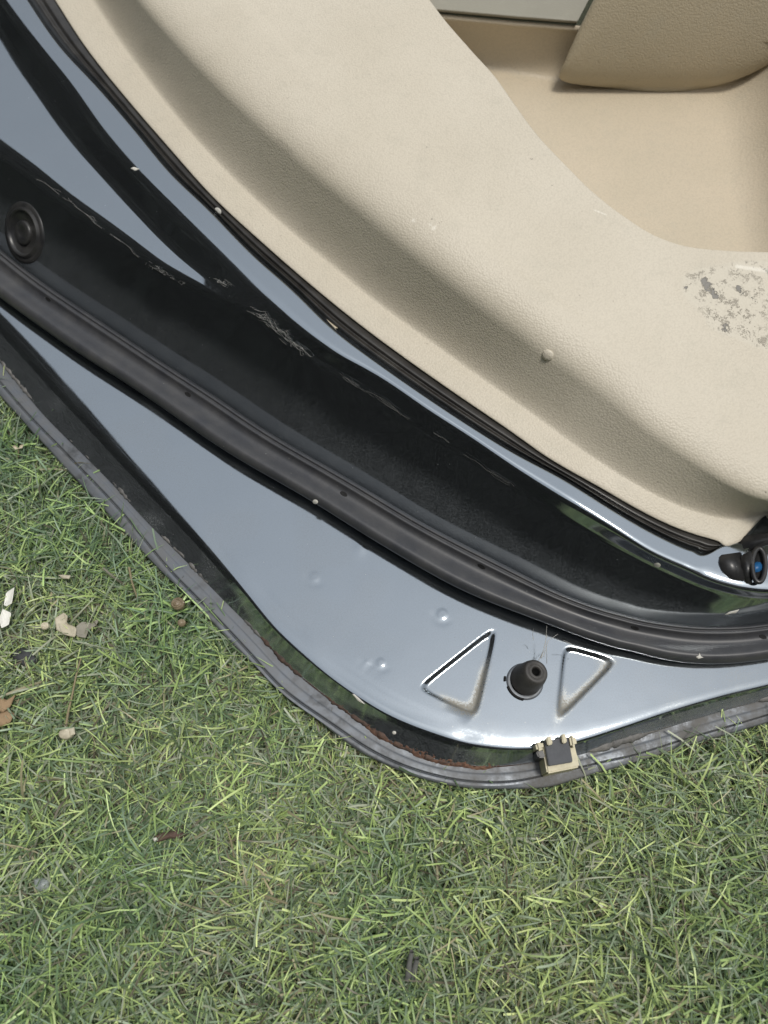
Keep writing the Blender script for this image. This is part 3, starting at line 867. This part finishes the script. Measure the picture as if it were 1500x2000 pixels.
def blades(xy, lay, wscale, seed, tuft=None):
    r = np.random.default_rng(seed)
    n = len(xy)
    nseg = 4
    # clumps lean together
    ca = vnoise(xy[:, 0] * 26 + 40, xy[:, 1] * 26 + 40, 61) * 4 * math.pi
    az = np.where(r.random(n) < 0.35, ca + r.normal(0, .7, n), r.random(n) * 2 * math.pi)
    thick = vnoise(xy[:, 0] * 11 + 9, xy[:, 1] * 11 + 9, 62)
    up = lay                                             # 0 flat thatch .. 1 standing
    L_ = (0.015 + 0.022 * r.random(n) ** 1.4) * (0.85 + 0.4 * thick)
    L_ = np.where(r.random(n) < 0.04, L_ * 1.2, L_)
    e0 = np.radians(8 + 50 * up * r.random(n) + 12 * r.random(n))
    de = np.radians((4 + 22 * r.random(n) ** 1.3) * (0.4 + up)) * np.where(r.random(n) < .8, 1, -.3)
    turn = r.normal(0, 0.09, n)
    wd = (0.00034 + 0.00046 * r.random(n)) * wscale
    roll = r.normal(0, 0.75, n)
    z = 0.001 + 0.011 * r.random(n) * (0.5 + up) + 0.006 * thick * up
    pos = np.stack([xy[:, 0], xy[:, 1], z], -1)
    if tuft is None:
        pos[:, 0] -= np.cos(az) * L_ * .45; pos[:, 1] -= np.sin(az) * L_ * .45
    else:                                                # blades fan out of a shared crown
        az = np.arctan2(tuft[:, 1], tuft[:, 0]) + r.normal(0, .5, n)
        e0 = np.radians(r.uniform(22, 62, n)); pos[:, 2] = 0.004 + 0.006 * r.random(n)
        de = np.radians(r.uniform(6, 22, n))
    V = np.zeros((n, nseg + 1, 2, 3))
    e = e0.copy(); a = az.copy()
    cut = r.random(n) < 0.28
    for k in range(nseg + 1):
        t = k / nseg
        d = np.stack([np.cos(e) * np.cos(a), np.cos(e) * np.sin(a), np.sin(e)], -1)
        side = np.stack([-np.sin(a), np.cos(a), np.zeros(n)], -1)
        nrm = np.cross(side, d)
        rr = roll * (1 - 0.5 * t)
        sd_ = side * np.cos(rr)[:, None] + nrm * np.sin(rr)[:, None]
        tap = np.where(cut, 1.0 - 0.25 * t, 1.0 - 0.95 * t ** 2.2) * (0.75 + 0.25 * min(1, t * 4))
        hw = (wd * tap)[:, None] * sd_
        V[:, k, 0] = pos - hw; V[:, k, 1] = pos + hw
        pos = pos + d * (L_ / nseg)[:, None]
        e = e - de; a = a + turn
    V[..., 2] = np.maximum(V[..., 2], 0.0008 + 0.002 * r.random((n, 1, 1)))
    # blade colours; shade between blades is painted into the low layers
    pal = np.array([[.440, .580, .220], [.290, .400, .170], [.265, .350, .235], [.140, .210, .110], [.340, .380, .275],
                    [.570, .690, .300], [.370, .345, .220], [.150, .135, .095]])
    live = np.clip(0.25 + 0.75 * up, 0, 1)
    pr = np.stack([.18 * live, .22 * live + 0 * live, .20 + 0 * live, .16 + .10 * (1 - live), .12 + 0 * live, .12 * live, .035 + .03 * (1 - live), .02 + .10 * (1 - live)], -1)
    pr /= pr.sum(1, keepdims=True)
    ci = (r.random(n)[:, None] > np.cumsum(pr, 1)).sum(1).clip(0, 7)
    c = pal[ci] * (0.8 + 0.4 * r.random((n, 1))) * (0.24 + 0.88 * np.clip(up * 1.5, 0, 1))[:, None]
    pt = vnoise(xy[:, 0] * 13 + 3, xy[:, 1] * 13 + 3, 66)[:, None]
    c = c * (1 + (pt - .5) * np.array([[.50, .28, .35]]))
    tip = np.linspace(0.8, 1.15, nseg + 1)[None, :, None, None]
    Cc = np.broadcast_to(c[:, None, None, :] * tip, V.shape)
    base = (np.arange(n) * (nseg + 1) * 2)[:, None]
    q = np.array([[2 * k, 2 * k + 1, 2 * k + 3, 2 * k + 2] for k in range(nseg)])
    F = (base[:, :, None] + q[None]).reshape(-1, 4)
    return V.reshape(-1, 3), F, Cc.reshape(-1, 3)

def scatter(n, x0, x1, y0, y1, margin, seed):
    r = np.random.default_rng(seed)
    xy = np.stack([r.uniform(x0, x1, n), r.uniform(y0, y1, n)], -1)
    return xy[~inside_door(xy[:, 0], xy[:, 1], margin)]

Vs, Fs, Cs = [], [], []
off = 0
near = (-0.42, 0.40, -0.16, 0.56)
def add(xy, lay, ws, seed, tuft=None):
    global off
    V, F, C_ = blades(xy, lay, ws, seed, tuft)
    Vs.append(V); Fs.append(F + off); Cs.append(C_); off += len(V)
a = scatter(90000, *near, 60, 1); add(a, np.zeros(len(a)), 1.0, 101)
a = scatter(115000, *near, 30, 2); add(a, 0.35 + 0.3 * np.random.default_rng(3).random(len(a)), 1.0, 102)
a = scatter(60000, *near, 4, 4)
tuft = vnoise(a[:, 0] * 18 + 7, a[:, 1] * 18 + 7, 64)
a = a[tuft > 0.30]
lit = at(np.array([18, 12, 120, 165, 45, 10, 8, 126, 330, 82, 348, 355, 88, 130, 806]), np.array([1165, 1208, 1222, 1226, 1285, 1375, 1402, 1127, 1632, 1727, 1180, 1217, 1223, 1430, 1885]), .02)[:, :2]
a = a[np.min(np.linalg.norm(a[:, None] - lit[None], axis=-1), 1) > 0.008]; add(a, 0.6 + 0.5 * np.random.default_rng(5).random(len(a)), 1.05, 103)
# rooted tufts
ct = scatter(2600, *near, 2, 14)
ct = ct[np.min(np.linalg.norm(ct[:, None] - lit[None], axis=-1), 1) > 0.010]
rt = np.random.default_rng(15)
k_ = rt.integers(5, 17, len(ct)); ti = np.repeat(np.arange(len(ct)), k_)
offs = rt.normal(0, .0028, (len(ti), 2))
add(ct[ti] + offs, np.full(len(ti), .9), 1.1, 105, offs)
# the same turf a little way out of the picture, with fewer and wider blades
a = scatter(110000, -0.75, 0.75, -0.50, 0.80, 60, 16)
a = a[(a[:, 0] < near[0]) | (a[:, 0] > near[1]) | (a[:, 1] < near[2]) | (a[:, 1] > near[3])]
add(a, np.random.default_rng(17).random(len(a)) ** 1.2, 1.5, 106)
# thinner sward around
a = scatter(42000, -1.6, 1.6, -1.3, 1.9, 60, 6)
a = a[(a[:, 0] < near[0]) | (a[:, 0] > near[1]) | (a[:, 1] < near[2]) | (a[:, 1] > near[3])]
add(a, 0.2 + 0.7 * np.random.default_rng(8).random(len(a)), 2.6, 104)
V = np.concatenate(Vs); F = np.concatenate(Fs); Cc = np.concatenate(Cs)
me = bpy.data.meshes.new('grass')
me.vertices.add(len(V)); me.vertices.foreach_set('co', V.astype(np.float32).ravel())
me.loops.add(F.size); me.loops.foreach_set('vertex_index', F.astype(np.int32).ravel())
me.polygons.add(len(F)); me.polygons.foreach_set('loop_start', np.arange(0, F.size, 4, dtype=np.int32))
me.update(calc_edges=True)
ca = me.color_attributes.new('tint', 'FLOAT_COLOR', 'POINT')
ca.data.foreach_set('color', np.concatenate([Cc, np.ones((len(Cc), 1))], 1).astype(np.float32).ravel())
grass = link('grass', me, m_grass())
tag(grass, 'short tangled green grass around the car door', 'grass', kind='stuff')

# ---------------------------------------------------------------- unseen leafy screen, added to darken the paint's reflections and block low sky
def m_added_hedge():
    m, nt, p = newmat('added_hedge_leaves')
    co = coords(nt); L = nt.links
    a = noise(nt, co, 40, 4, .7); b = noise(nt, co, 5, 3)
    c = mix(nt, ramp(nt, a, .3, .7), (0.006, 0.011, 0.005), (0.018, 0.027, 0.011))
    c = mix(nt, ramp(nt, b, .4, .7, 0, .5), c, (0.010, 0.013, 0.006))
    L.new(c, p.inputs['Base Color']); p.inputs['Roughness'].default_value = .6
    return m
def added_hedge_mesh():
    r = np.random.default_rng(77)
    n = 34000
    def run(n, horizontal):
        t = r.uniform(-2.9, 2.6, n) if not horizontal else r.uniform(-2.9, 4.0, n); h = 3.3 * r.random(n) ** .9
        d = np.where(r.random(n) < .7, r.random(n) * .12, r.random(n) * .8) + .10 * np.sin(t * 3.1) + .08 * np.sin(h * 5 + t)
        if horizontal: return np.stack([t, -1.75 - d, h], -1)
        return np.stack([-2.0 - d, t, h], -1)
    c = np.concatenate([run(n // 2, True), run(n // 2, False)])
    u = r.normal(size=c.shape); u /= np.linalg.norm(u, axis=1, keepdims=True)
    v = np.cross(u, r.normal(size=c.shape)); v /= np.linalg.norm(v, axis=1, keepdims=True)
    a = 0.05 + .03 * r.random((len(c), 1)); b = a * .6
    V = np.stack([c - u * a, c - v * b, c + u * a, c + v * b], 1)
    F = np.arange(len(c) * 4).reshape(-1, 4)
    V = V.reshape(-1, 3); k = len(V)
    # dense woody core behind the leaves
    core, cf = [], []
    for (x0, x1, y0, y1) in ((-3.2, 4.0, -2.75, -1.95), (-3.0, -2.2, -1.95, 2.6)):
        n0 = k + len(core)
        core += [(x, y, z) for z in (0, 3.2) for (x, y) in ((x0, y0), (x1, y0), (x1, y1), (x0, y1))]
        cf += [[n0 + a for a in q] for q in ((0, 1, 5, 4), (1, 2, 6, 5), (2, 3, 7, 6), (3, 0, 4, 7), (4, 5, 6, 7))]
    return fast_mesh('added_hedge', np.concatenate([V, np.array(core)]), np.concatenate([F, np.array(cf)]))
added_hedge = link('added_hedge', added_hedge_mesh(), m_added_hedge(), smooth=False)
tag(added_hedge, 'unseen dark green leafy screen added to darken the paint reflections', 'added_hedge', kind='stuff')

# ---------------------------------------------------------------- litter on the lawn
def rebase(o):
    """put the origin at the middle of the thing's base"""
    me = o.data
    v = np.empty(len(me.vertices) * 3, np.float32); me.vertices.foreach_get('co', v); v = v.reshape(-1, 3)
    c = np.array([(v[:, 0].min() + v[:, 0].max()) / 2, (v[:, 1].min() + v[:, 1].max()) / 2, v[:, 2].min()])
    me.vertices.foreach_set('co', (v - c).astype(np.float32).ravel()); me.update()
    o.location = Vector(c)
    return o

def flake(name, out, zmm, mat, lift=1.5, thick=0.5, seed=0, tilt=(0, 0), P0=None):
    """thin curled scrap: rings from the outline to its middle, with an underside"""
    r = np.random.default_rng(seed)
    out = np.array(out, float)
    m = 28
    k = np.linspace(0, len(out), m, endpoint=False); i0 = k.astype(int); f = k - i0
    ring = out[i0] * (1 - f)[:, None] + out[(i0 + 1) % len(out)] * f[:, None]
    c = ring.mean(0)
    R = np.array([1.0, .8, .55, .3, .02])
    rows, rows2 = [], []
    for q in R:
        p = c + (ring - c) * q
        z = zmm + 5.0 + lift * (1 - q * q) + .5 * lift * (vnoise(p[:, 0] / 8 + seed * 7, p[:, 1] / 8, 5) - .5) + tilt[0] * (p[:, 0] - c[0]) + tilt[1] * (p[:, 1] - c[1])
        rows.append(at(p[:, 0], p[:, 1], z / 1000)); rows2.append(rows[-1] - np.array([0, 0, thick / 1000]))
    G = np.stack(rows2[::-1] + rows, 0)
    return grid_mesh(name, G, closed=True)

def scrap(name, label, cat, out, zmm, mat, lift=1.5, thick=.5, seed=0, tilt=(0, 0), group=None):
    return tag(rebase(link(name, flake(name, out, zmm, mat, lift, thick, seed, tilt), mat)), label, cat, group)

WHITE = m_simple('white_petal', (0.86, 0.85, 0.78), 0.6, 0.15, 300)
CREAMY = m_simple('withered_petal', (0.66, 0.60, 0.46), 0.7, 0.35, 260)
GREYW = m_simple('grey_petal', (0.34, 0.32, 0.26), 0.75, 0.35, 260)
SLATE = m_simple('slate', (0.045, 0.048, 0.052), 0.55, 0.3, 200)
TAN = m_simple('dry_leaf', (0.42, 0.29, 0.17), 0.8, 0.45, 180)
STRAW = m_simple('straw', (0.30, 0.25, 0.15), 0.8, 0.35, 300)
SHELLM = m_simple('snail_shell', (0.36, 0.30, 0.20), 0.35, 0.5, 260, (0.14, 0.10, 0.06))
BARK = m_simple('bark', (0.17, 0.11, 0.085), 0.9, 0.5, 240, (0.07, 0.045, 0.035), 0.001)
GLASSY = m_simple('cloudy_plastic', (0.55, 0.60, 0.60), 0.3, 0.3, 200, trans=0.35)
GREYT = m_simple('grey_stalk', (0.20, 0.20, 0.195), 0.6, 0.3, 200)
FLECK = m_simple('white_fleck', (0.72, 0.70, 0.63), 0.7, 0.2, 500)

def multi(name, label, cat, base, pieces):
    e = bpy.data.objects.new(name, None); COL.objects.link(e)
    b = Vector(at(*base)); e.location = b
    tag(e, label, cat)
    for (nm, me, mat) in pieces:
        o = link(nm, me, mat, e); o.matrix_parent_inverse = Matrix.Translation(-b)
    return e

multi('white_petal', 'bright white petal pair at the left edge, above the slate chip', 'petal', (14, 1187, .016),
      [('petal', flake('petal', [(28, 1147), (23, 1178), (13, 1184), (7, 1182), (12, 1157)], 21, WHITE, -1.4, .3, 1, (.12, .03)), WHITE),
       ('petal', flake('petal', [(5, 1189), (22, 1197), (17, 1220), (3, 1227), (-2, 1210)], 20, WHITE, -1.4, .3, 2, (-.1, .05)), WHITE)])
multi('withered_petal', 'cream and grey withered petal lying on the grass left of the door', 'petal', (150, 1230, .016),
      [('cream_half', flake('cream_half', [(107, 1207), (119, 1200), (124, 1196), (132, 1203), (130, 1217), (150, 1226), (147, 1245), (127, 1240), (110, 1230)], 20, CREAMY, -1.4, .3, 3, (.03, -.06)), CREAMY),
       ('grey_half', flake('grey_half', [(149, 1223), (160, 1214), (177, 1217), (194, 1208), (188, 1221), (173, 1231), (167, 1246), (149, 1243)], 19.5, GREYW, -1.4, .3, 4, (-.04, .06)), GREYW)])
scrap('slate_chip', 'dark grey slate chip half sunk in grass near the left edge', 'stone', [(20, 1280), (33, 1265), (53, 1267), (73, 1287), (58, 1305), (37, 1297)], 15, SLATE, 1.2, 3.0, 5)
scrap('dry_leaf', 'pale brown dry leaf shard at left edge, upper of two', 'leaf', [(-12, 1366), (2, 1362), (13, 1367), (30, 1357), (20, 1380), (6, 1391), (-14, 1388)], 20, TAN, 1.5, .5, 6, (0, .05))
scrap('dry_leaf', 'rust brown dry leaf shard at left edge, lower of two', 'leaf', [(-14, 1396), (6, 1390), (18, 1386), (28, 1394), (20, 1411), (0, 1419), (-12, 1414)], 19, TAN, 1.5, .5, 7)
scrap('leaf_crumb', 'small tan leaf crumb on grass above the withered petal', 'leaf', [(113, 1123), (124, 1122), (138, 1124), (135, 1131), (122, 1130)], 19, CREAMY, 1.0, .4, 8)
scrap('bark_piece', 'reddish brown bark crumb in the lower left grass', 'bark', [(300, 1634), (318, 1626), (345, 1622), (365, 1629), (352, 1637), (330, 1638), (306, 1645)], 17, BARK, 2.5, 2.0, 9)
scrap('white_crumb', 'tiny white crumb touching the reddish brown bark crumb', 'crumb', [(298, 1637), (305, 1635), (309, 1641), (301, 1644)], 20, FLECK, .8, .8, 10)
scrap('plastic_scrap', 'cloudy pale plastic scrap in grass near the lower left edge', 'plastic', [(66, 1718), (80, 1713), (95, 1720), (96, 1734), (82, 1742), (68, 1736)], 17, GLASSY, 2.2, .8, 11)
scrap('white_crumb', 'lone tiny white crumb in the grass at lower right', 'crumb', [(1167, 1764), (1173, 1763), (1180, 1772), (1175, 1777)], 19, FLECK, .8, .8, 12)

def ball(r, pole, squash, seed, n=14):
    """bumpy rounded body"""
    th = np.linspace(0, math.pi, n); ph = np.linspace(0, 2 * math.pi, 2 * n, endpoint=False)
    T, Q = np.meshgrid(th, ph, indexing='ij')
    k = r * (1 + .10 * (vnoise(T * 2 + seed, Q * 1.3 + seed, seed) - .5) + .05 * np.sin(T * 7) )
    return np.stack([k * np.sin(T) * np.cos(Q), k * np.sin(T) * np.sin(Q) * squash, k * np.cos(T) * pole], -1)
def shell_thing(name, label, cat, px, py, zc, r, mat, seed, lipmat=None):
    zc = zc + .008
    c = at(px, py, zc)
    G = ball(r, .85, .92, seed) + c
    th = np.linspace(0, 2 * math.pi * 2.4, 60); rr = r * np.linspace(.98, .25, 60)
    hgt = np.sqrt(np.maximum(r * r - (rr * .9) ** 2, 0)) * .86
    pts = np.stack([c[0] + rr * .9 * np.cos(th), c[1] + rr * .85 * np.sin(th), c[2] + hgt], -1)
    pieces = [('body', grid_mesh('body', G, closed=True), mat), ('whorl', grid_mesh('whorl', tube('w', pts, r * .07, None, 6), closed=True), mat)]
    return multi(name, label, cat, (px, py, zc - r * .8), pieces)
shell_thing('snail_shell', 'round tan snail shell on grass beside the door hem', 'shell', 348, 1180, .020, .0050, SHELLM, 3)
shell_thing('snail_shell', 'small brown snail shell just below the round tan one', 'shell', 355, 1217, .017, .0030, SHELLM, 5)
shell_thing('dry_bud', 'pale round dry bud beside the withered petal', 'bud', 88, 1223, .017, .0029, CREAMY, 6)
def stalk(pts, z0, z1, r):
    p = np.array(pts, float); k = np.linspace(0, len(p) - 1, 24)
    x = np.interp(k, np.arange(len(p)), p[:, 0]); y = np.interp(k, np.arange(len(p)), p[:, 1])
    return grid_mesh('stalk', tube('s', at(x, y, np.linspace(z0 + 5, z1 + 5, 24) / 1000), np.linspace(r, r * .6, 24), None, 8), closed=True)
c = at(130, 1433, .025)
multi('dry_flower_head', 'dried flower head on a long pale stalk in the left grass', 'flower', (130, 1433, .012),
      [('head', grid_mesh('head', ball(.0048, .7, .8, 8) + c, closed=True), CREAMY),
       ('petal', flake('petal', [(118, 1425), (128, 1418), (138, 1428), (130, 1438)], 22, CREAMY, 1.2, .4, 21), CREAMY),
       ('petal', flake('petal', [(132, 1424), (145, 1420), (147, 1434), (137, 1438)], 22, CREAMY, 1.2, .4, 22), CREAMY),
       ('stalk', stalk([(129, 1418), (133, 1390), (140, 1362), (149, 1318), (158, 1285)], 20, 22, .0009), STRAW)])
multi('straw_stem', 'short tan straw stem lying on the grass near the hem', 'straw', (260, 1140, .016), [('stalk', stalk([(252, 1108), (257, 1135), (262, 1150), (268, 1168)], 21, 19, .0009), STRAW)])
multi('seedling', 'tiny pale seedling with two leaves at upper left of the grass', 'seedling', (36, 890, .016),
      [('leaf', flake('leaf', [(24, 872), (29, 869), (36, 876), (30, 878)], 22, CREAMY, -1.4, .4, 23), CREAMY),
       ('leaf', flake('leaf', [(36, 876), (40, 869), (46, 868), (43, 875)], 22, CREAMY, -1.4, .4, 24), CREAMY),
       ('stalk', stalk([(36, 876), (36, 884), (36, 893)], 21, 15, .0005), STRAW)])
multi('grey_stalk', 'grey split plant stalk sticking up from the grass at bottom centre', 'stalk', (808, 1885, .010),
      [('stalk', stalk([(797, 1912), (799, 1885), (804, 1858)], 12, 26, .0022), GREYT), ('stalk', stalk([(806, 1913), (810, 1890), (815, 1872)], 12, 25, .0022), GREYT)])

# ---------------------------------------------------------------- flecks and cobwebs on the door
GAPS = Surf(gg[gsel]); HEMS = Surf(hem)
def fleck(label, pts, surf, seed, mat=None, h=.0006):
    pts = np.array(pts, float); c = pts.mean(0)
    p, n = surf(c[0], c[1])
    m = 18
    k = np.linspace(0, len(pts), m, endpoint=False); i0 = k.astype(int); f = k - i0
    ring = pts[i0] * (1 - f)[:, None] + pts[(i0 + 1) % len(pts)] * f[:, None]
    # put the outline on the tangent plane of the surface
    O = np.array([0, 0, H]); rows = []
    for q, hh_ in ((1, .0001), (.9, h * .6), (.6, h), (.02, h)):
        pp = c + (ring - c) * q
        d = at(pp[:, 0], pp[:, 1], 0.0) - O
        t = ((np.array(p) - O) @ np.array(n)) / (d @ np.array(n))
        rows.append(O + d * t[:, None] + np.array(n) * hh_)
    o = link('fleck', grid_mesh('fleck', np.stack(rows, 0), closed=True), mat or FLECK)
    return tag(rebase(o), label, 'fleck')
def oval(x, y, a, b, ang):
    th = np.linspace(0, 2 * math.pi, 12, endpoint=False); ca, sa = math.cos(ang), math.sin(ang)
    return [(x + a * math.cos(t) * ca - b * math.sin(t) * sa, y + a * math.cos(t) * sa + b * math.sin(t) * ca) for t in th]
fleck('white oval fleck on the black strip along the beige trim', oval(426, 412, 8, 5.5, .8), GAPS, 1)
fleck('pale oval fleck on the black door wall near the latch', oval(1283, 1104, 7.5, 5, -.1), SHELL, 2)
fleck('pale round fleck on the outer edge of the rubber seal', oval(616, 980, 5.5, 4.5, .3), SEALS, 3)
fleck('white ragged scrap on the rubber seal near the right edge', [(1359, 1283), (1364, 1280), (1366, 1275), (1369, 1282), (1374, 1284), (1364, 1287)], SEALS, 4)
fleck('long pale scrap on the black wall above the seal at right', [(1415, 1201), (1424, 1195), (1432, 1193), (1444, 1190), (1438, 1197), (1428, 1198)], SHELL, 5)
fleck('tiny pale scrap on the paint strip at upper left', [(255, 329), (262, 326), (272, 330), (264, 334)], SHELL, 6)
fleck('white sliver in the dark gutter left of the triangular dents', [(688, 1355), (693, 1356), (704, 1366), (714, 1376), (700, 1370)], SHELL, 7)
fleck('cream crumb on the rusty seam at the door corner', oval(770, 1431, 4, 3.5, .2), SHELL, 8)

WEB = m_simple('cobweb', (0.55, 0.54, 0.50), 0.7, 0.3, 400)
def web(name, label, path, surf, strands, spread, seed, rmin=.00005, rmax=.00014, lo=.0004, hi=.0026):
    r = np.random.default_rng(seed); path = np.array(path, float)
    cum = np.concatenate([[0], np.cumsum(np.hypot(*np.diff(path, axis=0).T))]); Lp = cum[-1]
    Gs, n0 = [], 0; Vv, Ff = [], []
    for q in range(strands):
        a = r.uniform(0, .9) * Lp; ln = r.uniform(.03, .16) * Lp
        m = max(8, int(ln / 6)); d = np.clip(np.linspace(a, a + ln, m), 0, Lp)
        x = np.interp(d, cum, path[:, 0]); y = np.interp(d, cum, path[:, 1])
        wob = np.cumsum(r.normal(0, 1, (m, 2)), 0); wob -= np.linspace(0, 1, m)[:, None] * wob[-1]
        curl = r.uniform(.2, 1.2)
        x += wob[:, 0] * spread * curl * .35 + r.normal(0, spread * .4); y += wob[:, 1] * spread * curl * .35 + r.normal(0, spread * .4)
        pts = []
        hgt = r.uniform(lo, hi)
        for xx, yy in zip(x, y):
            p, n = surf(xx, yy); pts.append(np.array(p + n * (hgt * r.uniform(.8, 1.2))))
        pts = np.array(pts)
        for _ in range(2):
            pts[1:-1] = (pts[:-2] + pts[1:-1] * 2 + pts[2:]) / 4
        G_ = tube('w', pts, r.uniform(rmin, rmax), None, 4)
        M_ = len(pts); idx = np.arange(M_ * 4).reshape(M_, 4); idx = np.concatenate([idx, idx[:, :1]], 1)
        Ff.append(np.stack([idx[:-1, :-1], idx[1:, :-1], idx[1:, 1:], idx[:-1, 1:]], -1).reshape(-1, 4) + n0)
        Vv.append(G_.reshape(-1, 3)); n0 += M_ * 4
    o = link(name, fast_mesh(name, np.concatenate(Vv), np.concatenate(Ff)), WEB)
    return tag(rebase(o), label, 'cobweb')
class Sub:
    """part of the shell only, for quick look-ups"""
    def __init__(s_, S0, j0, j1):
        s_.G, s_.px, s_.py, s_.n, s_.dep = [a[::3, j0:j1] for a in (S0.G, S0.px, S0.py, S0.n, S0.dep)]
    __call__ = Surf.__call__
WALLS = Sub(SHELL, 128, shell.shape[1] - 6)
web('cobweb', 'pale cobweb strands along the crease below the upper left panel', [(60, 340), (130, 388), (175, 424), (240, 475), (290, 520), (330, 545)], WALLS, 11, 2.0, 11, .00003, .00009, .0003, .0012)
web('cobweb', 'pale tangled cobweb clump near the tip of the upper left panel', [(285, 515), (320, 532), (345, 548), (362, 556)], WALLS, 22, 5, 12, .00002, .00008, .0003, .002)
web('cobweb', 'brownish cobweb tuft in the dark groove at the panel tip', [(405, 543), (425, 548), (445, 556), (462, 562)], WALLS, 18, 6, 15, .00003, .00009, .0003, .002)
web('cobweb', 'thick tangled cobweb on the wall just below the panel tip', [(490, 612), (520, 625), (550, 650), (575, 675), (602, 695)], WALLS, 60, 9, 16, .00002, .00008, .0003, .003)
web('cobweb', 'thin dark cobweb trailing along the wall below the light strip', [(620, 700), (680, 745), (780, 810), (860, 860), (930, 905), (1000, 950)], WALLS, 18, 7, 13, .00002, .00004)
# web from the seal down to the rubber buffer
pts_web = []
wa = [((1068, 1222, 62), (1066, 1250, 60), (1058, 1285, 68)), ((1090, 1238, 60), (1070, 1252, 60), (1062, 1283, 66)), ((1042, 1228, 60), (1040, 1240, 52), (1042, 1250, 50)),
      ((1068, 1240, 60), (1064, 1262, 61), (1056, 1286, 69)), ((1066, 1250, 60), (1068, 1275, 58), (1068, 1296, 50)), ((1100, 1250, 58), (1120, 1260, 52), (1128, 1268, 50)), ((1066, 1252, 60), (1061, 1272, 62), (1052, 1290, 69))]
Vv, Ff, n0 = [], [], 0
for w_ in wa:
    w_ = np.array(w_, float); k = np.linspace(0, 2, 14)
    G_ = tube('w', at(np.interp(k, [0, 1, 2], w_[:, 0]), np.interp(k, [0, 1, 2], w_[:, 1]), np.interp(k, [0, 1, 2], w_[:, 2]) / 1000), np.linspace(.00010, .00022, 14), None, 4)
    idx = np.arange(14 * 4).reshape(14, 4); idx = np.concatenate([idx, idx[:, :1]], 1)
    Ff.append(np.stack([idx[:-1, :-1], idx[1:, :-1], idx[1:, 1:], idx[:-1, 1:]], -1).reshape(-1, 4) + n0); Vv.append(G_.reshape(-1, 3)); n0 += 56
o = link('cobweb', fast_mesh('cobweb', np.concatenate(Vv), np.concatenate(Ff)), WEB)
tag(rebase(o), 'small white cobweb strung from the seal to the rubber buffer', 'cobweb')
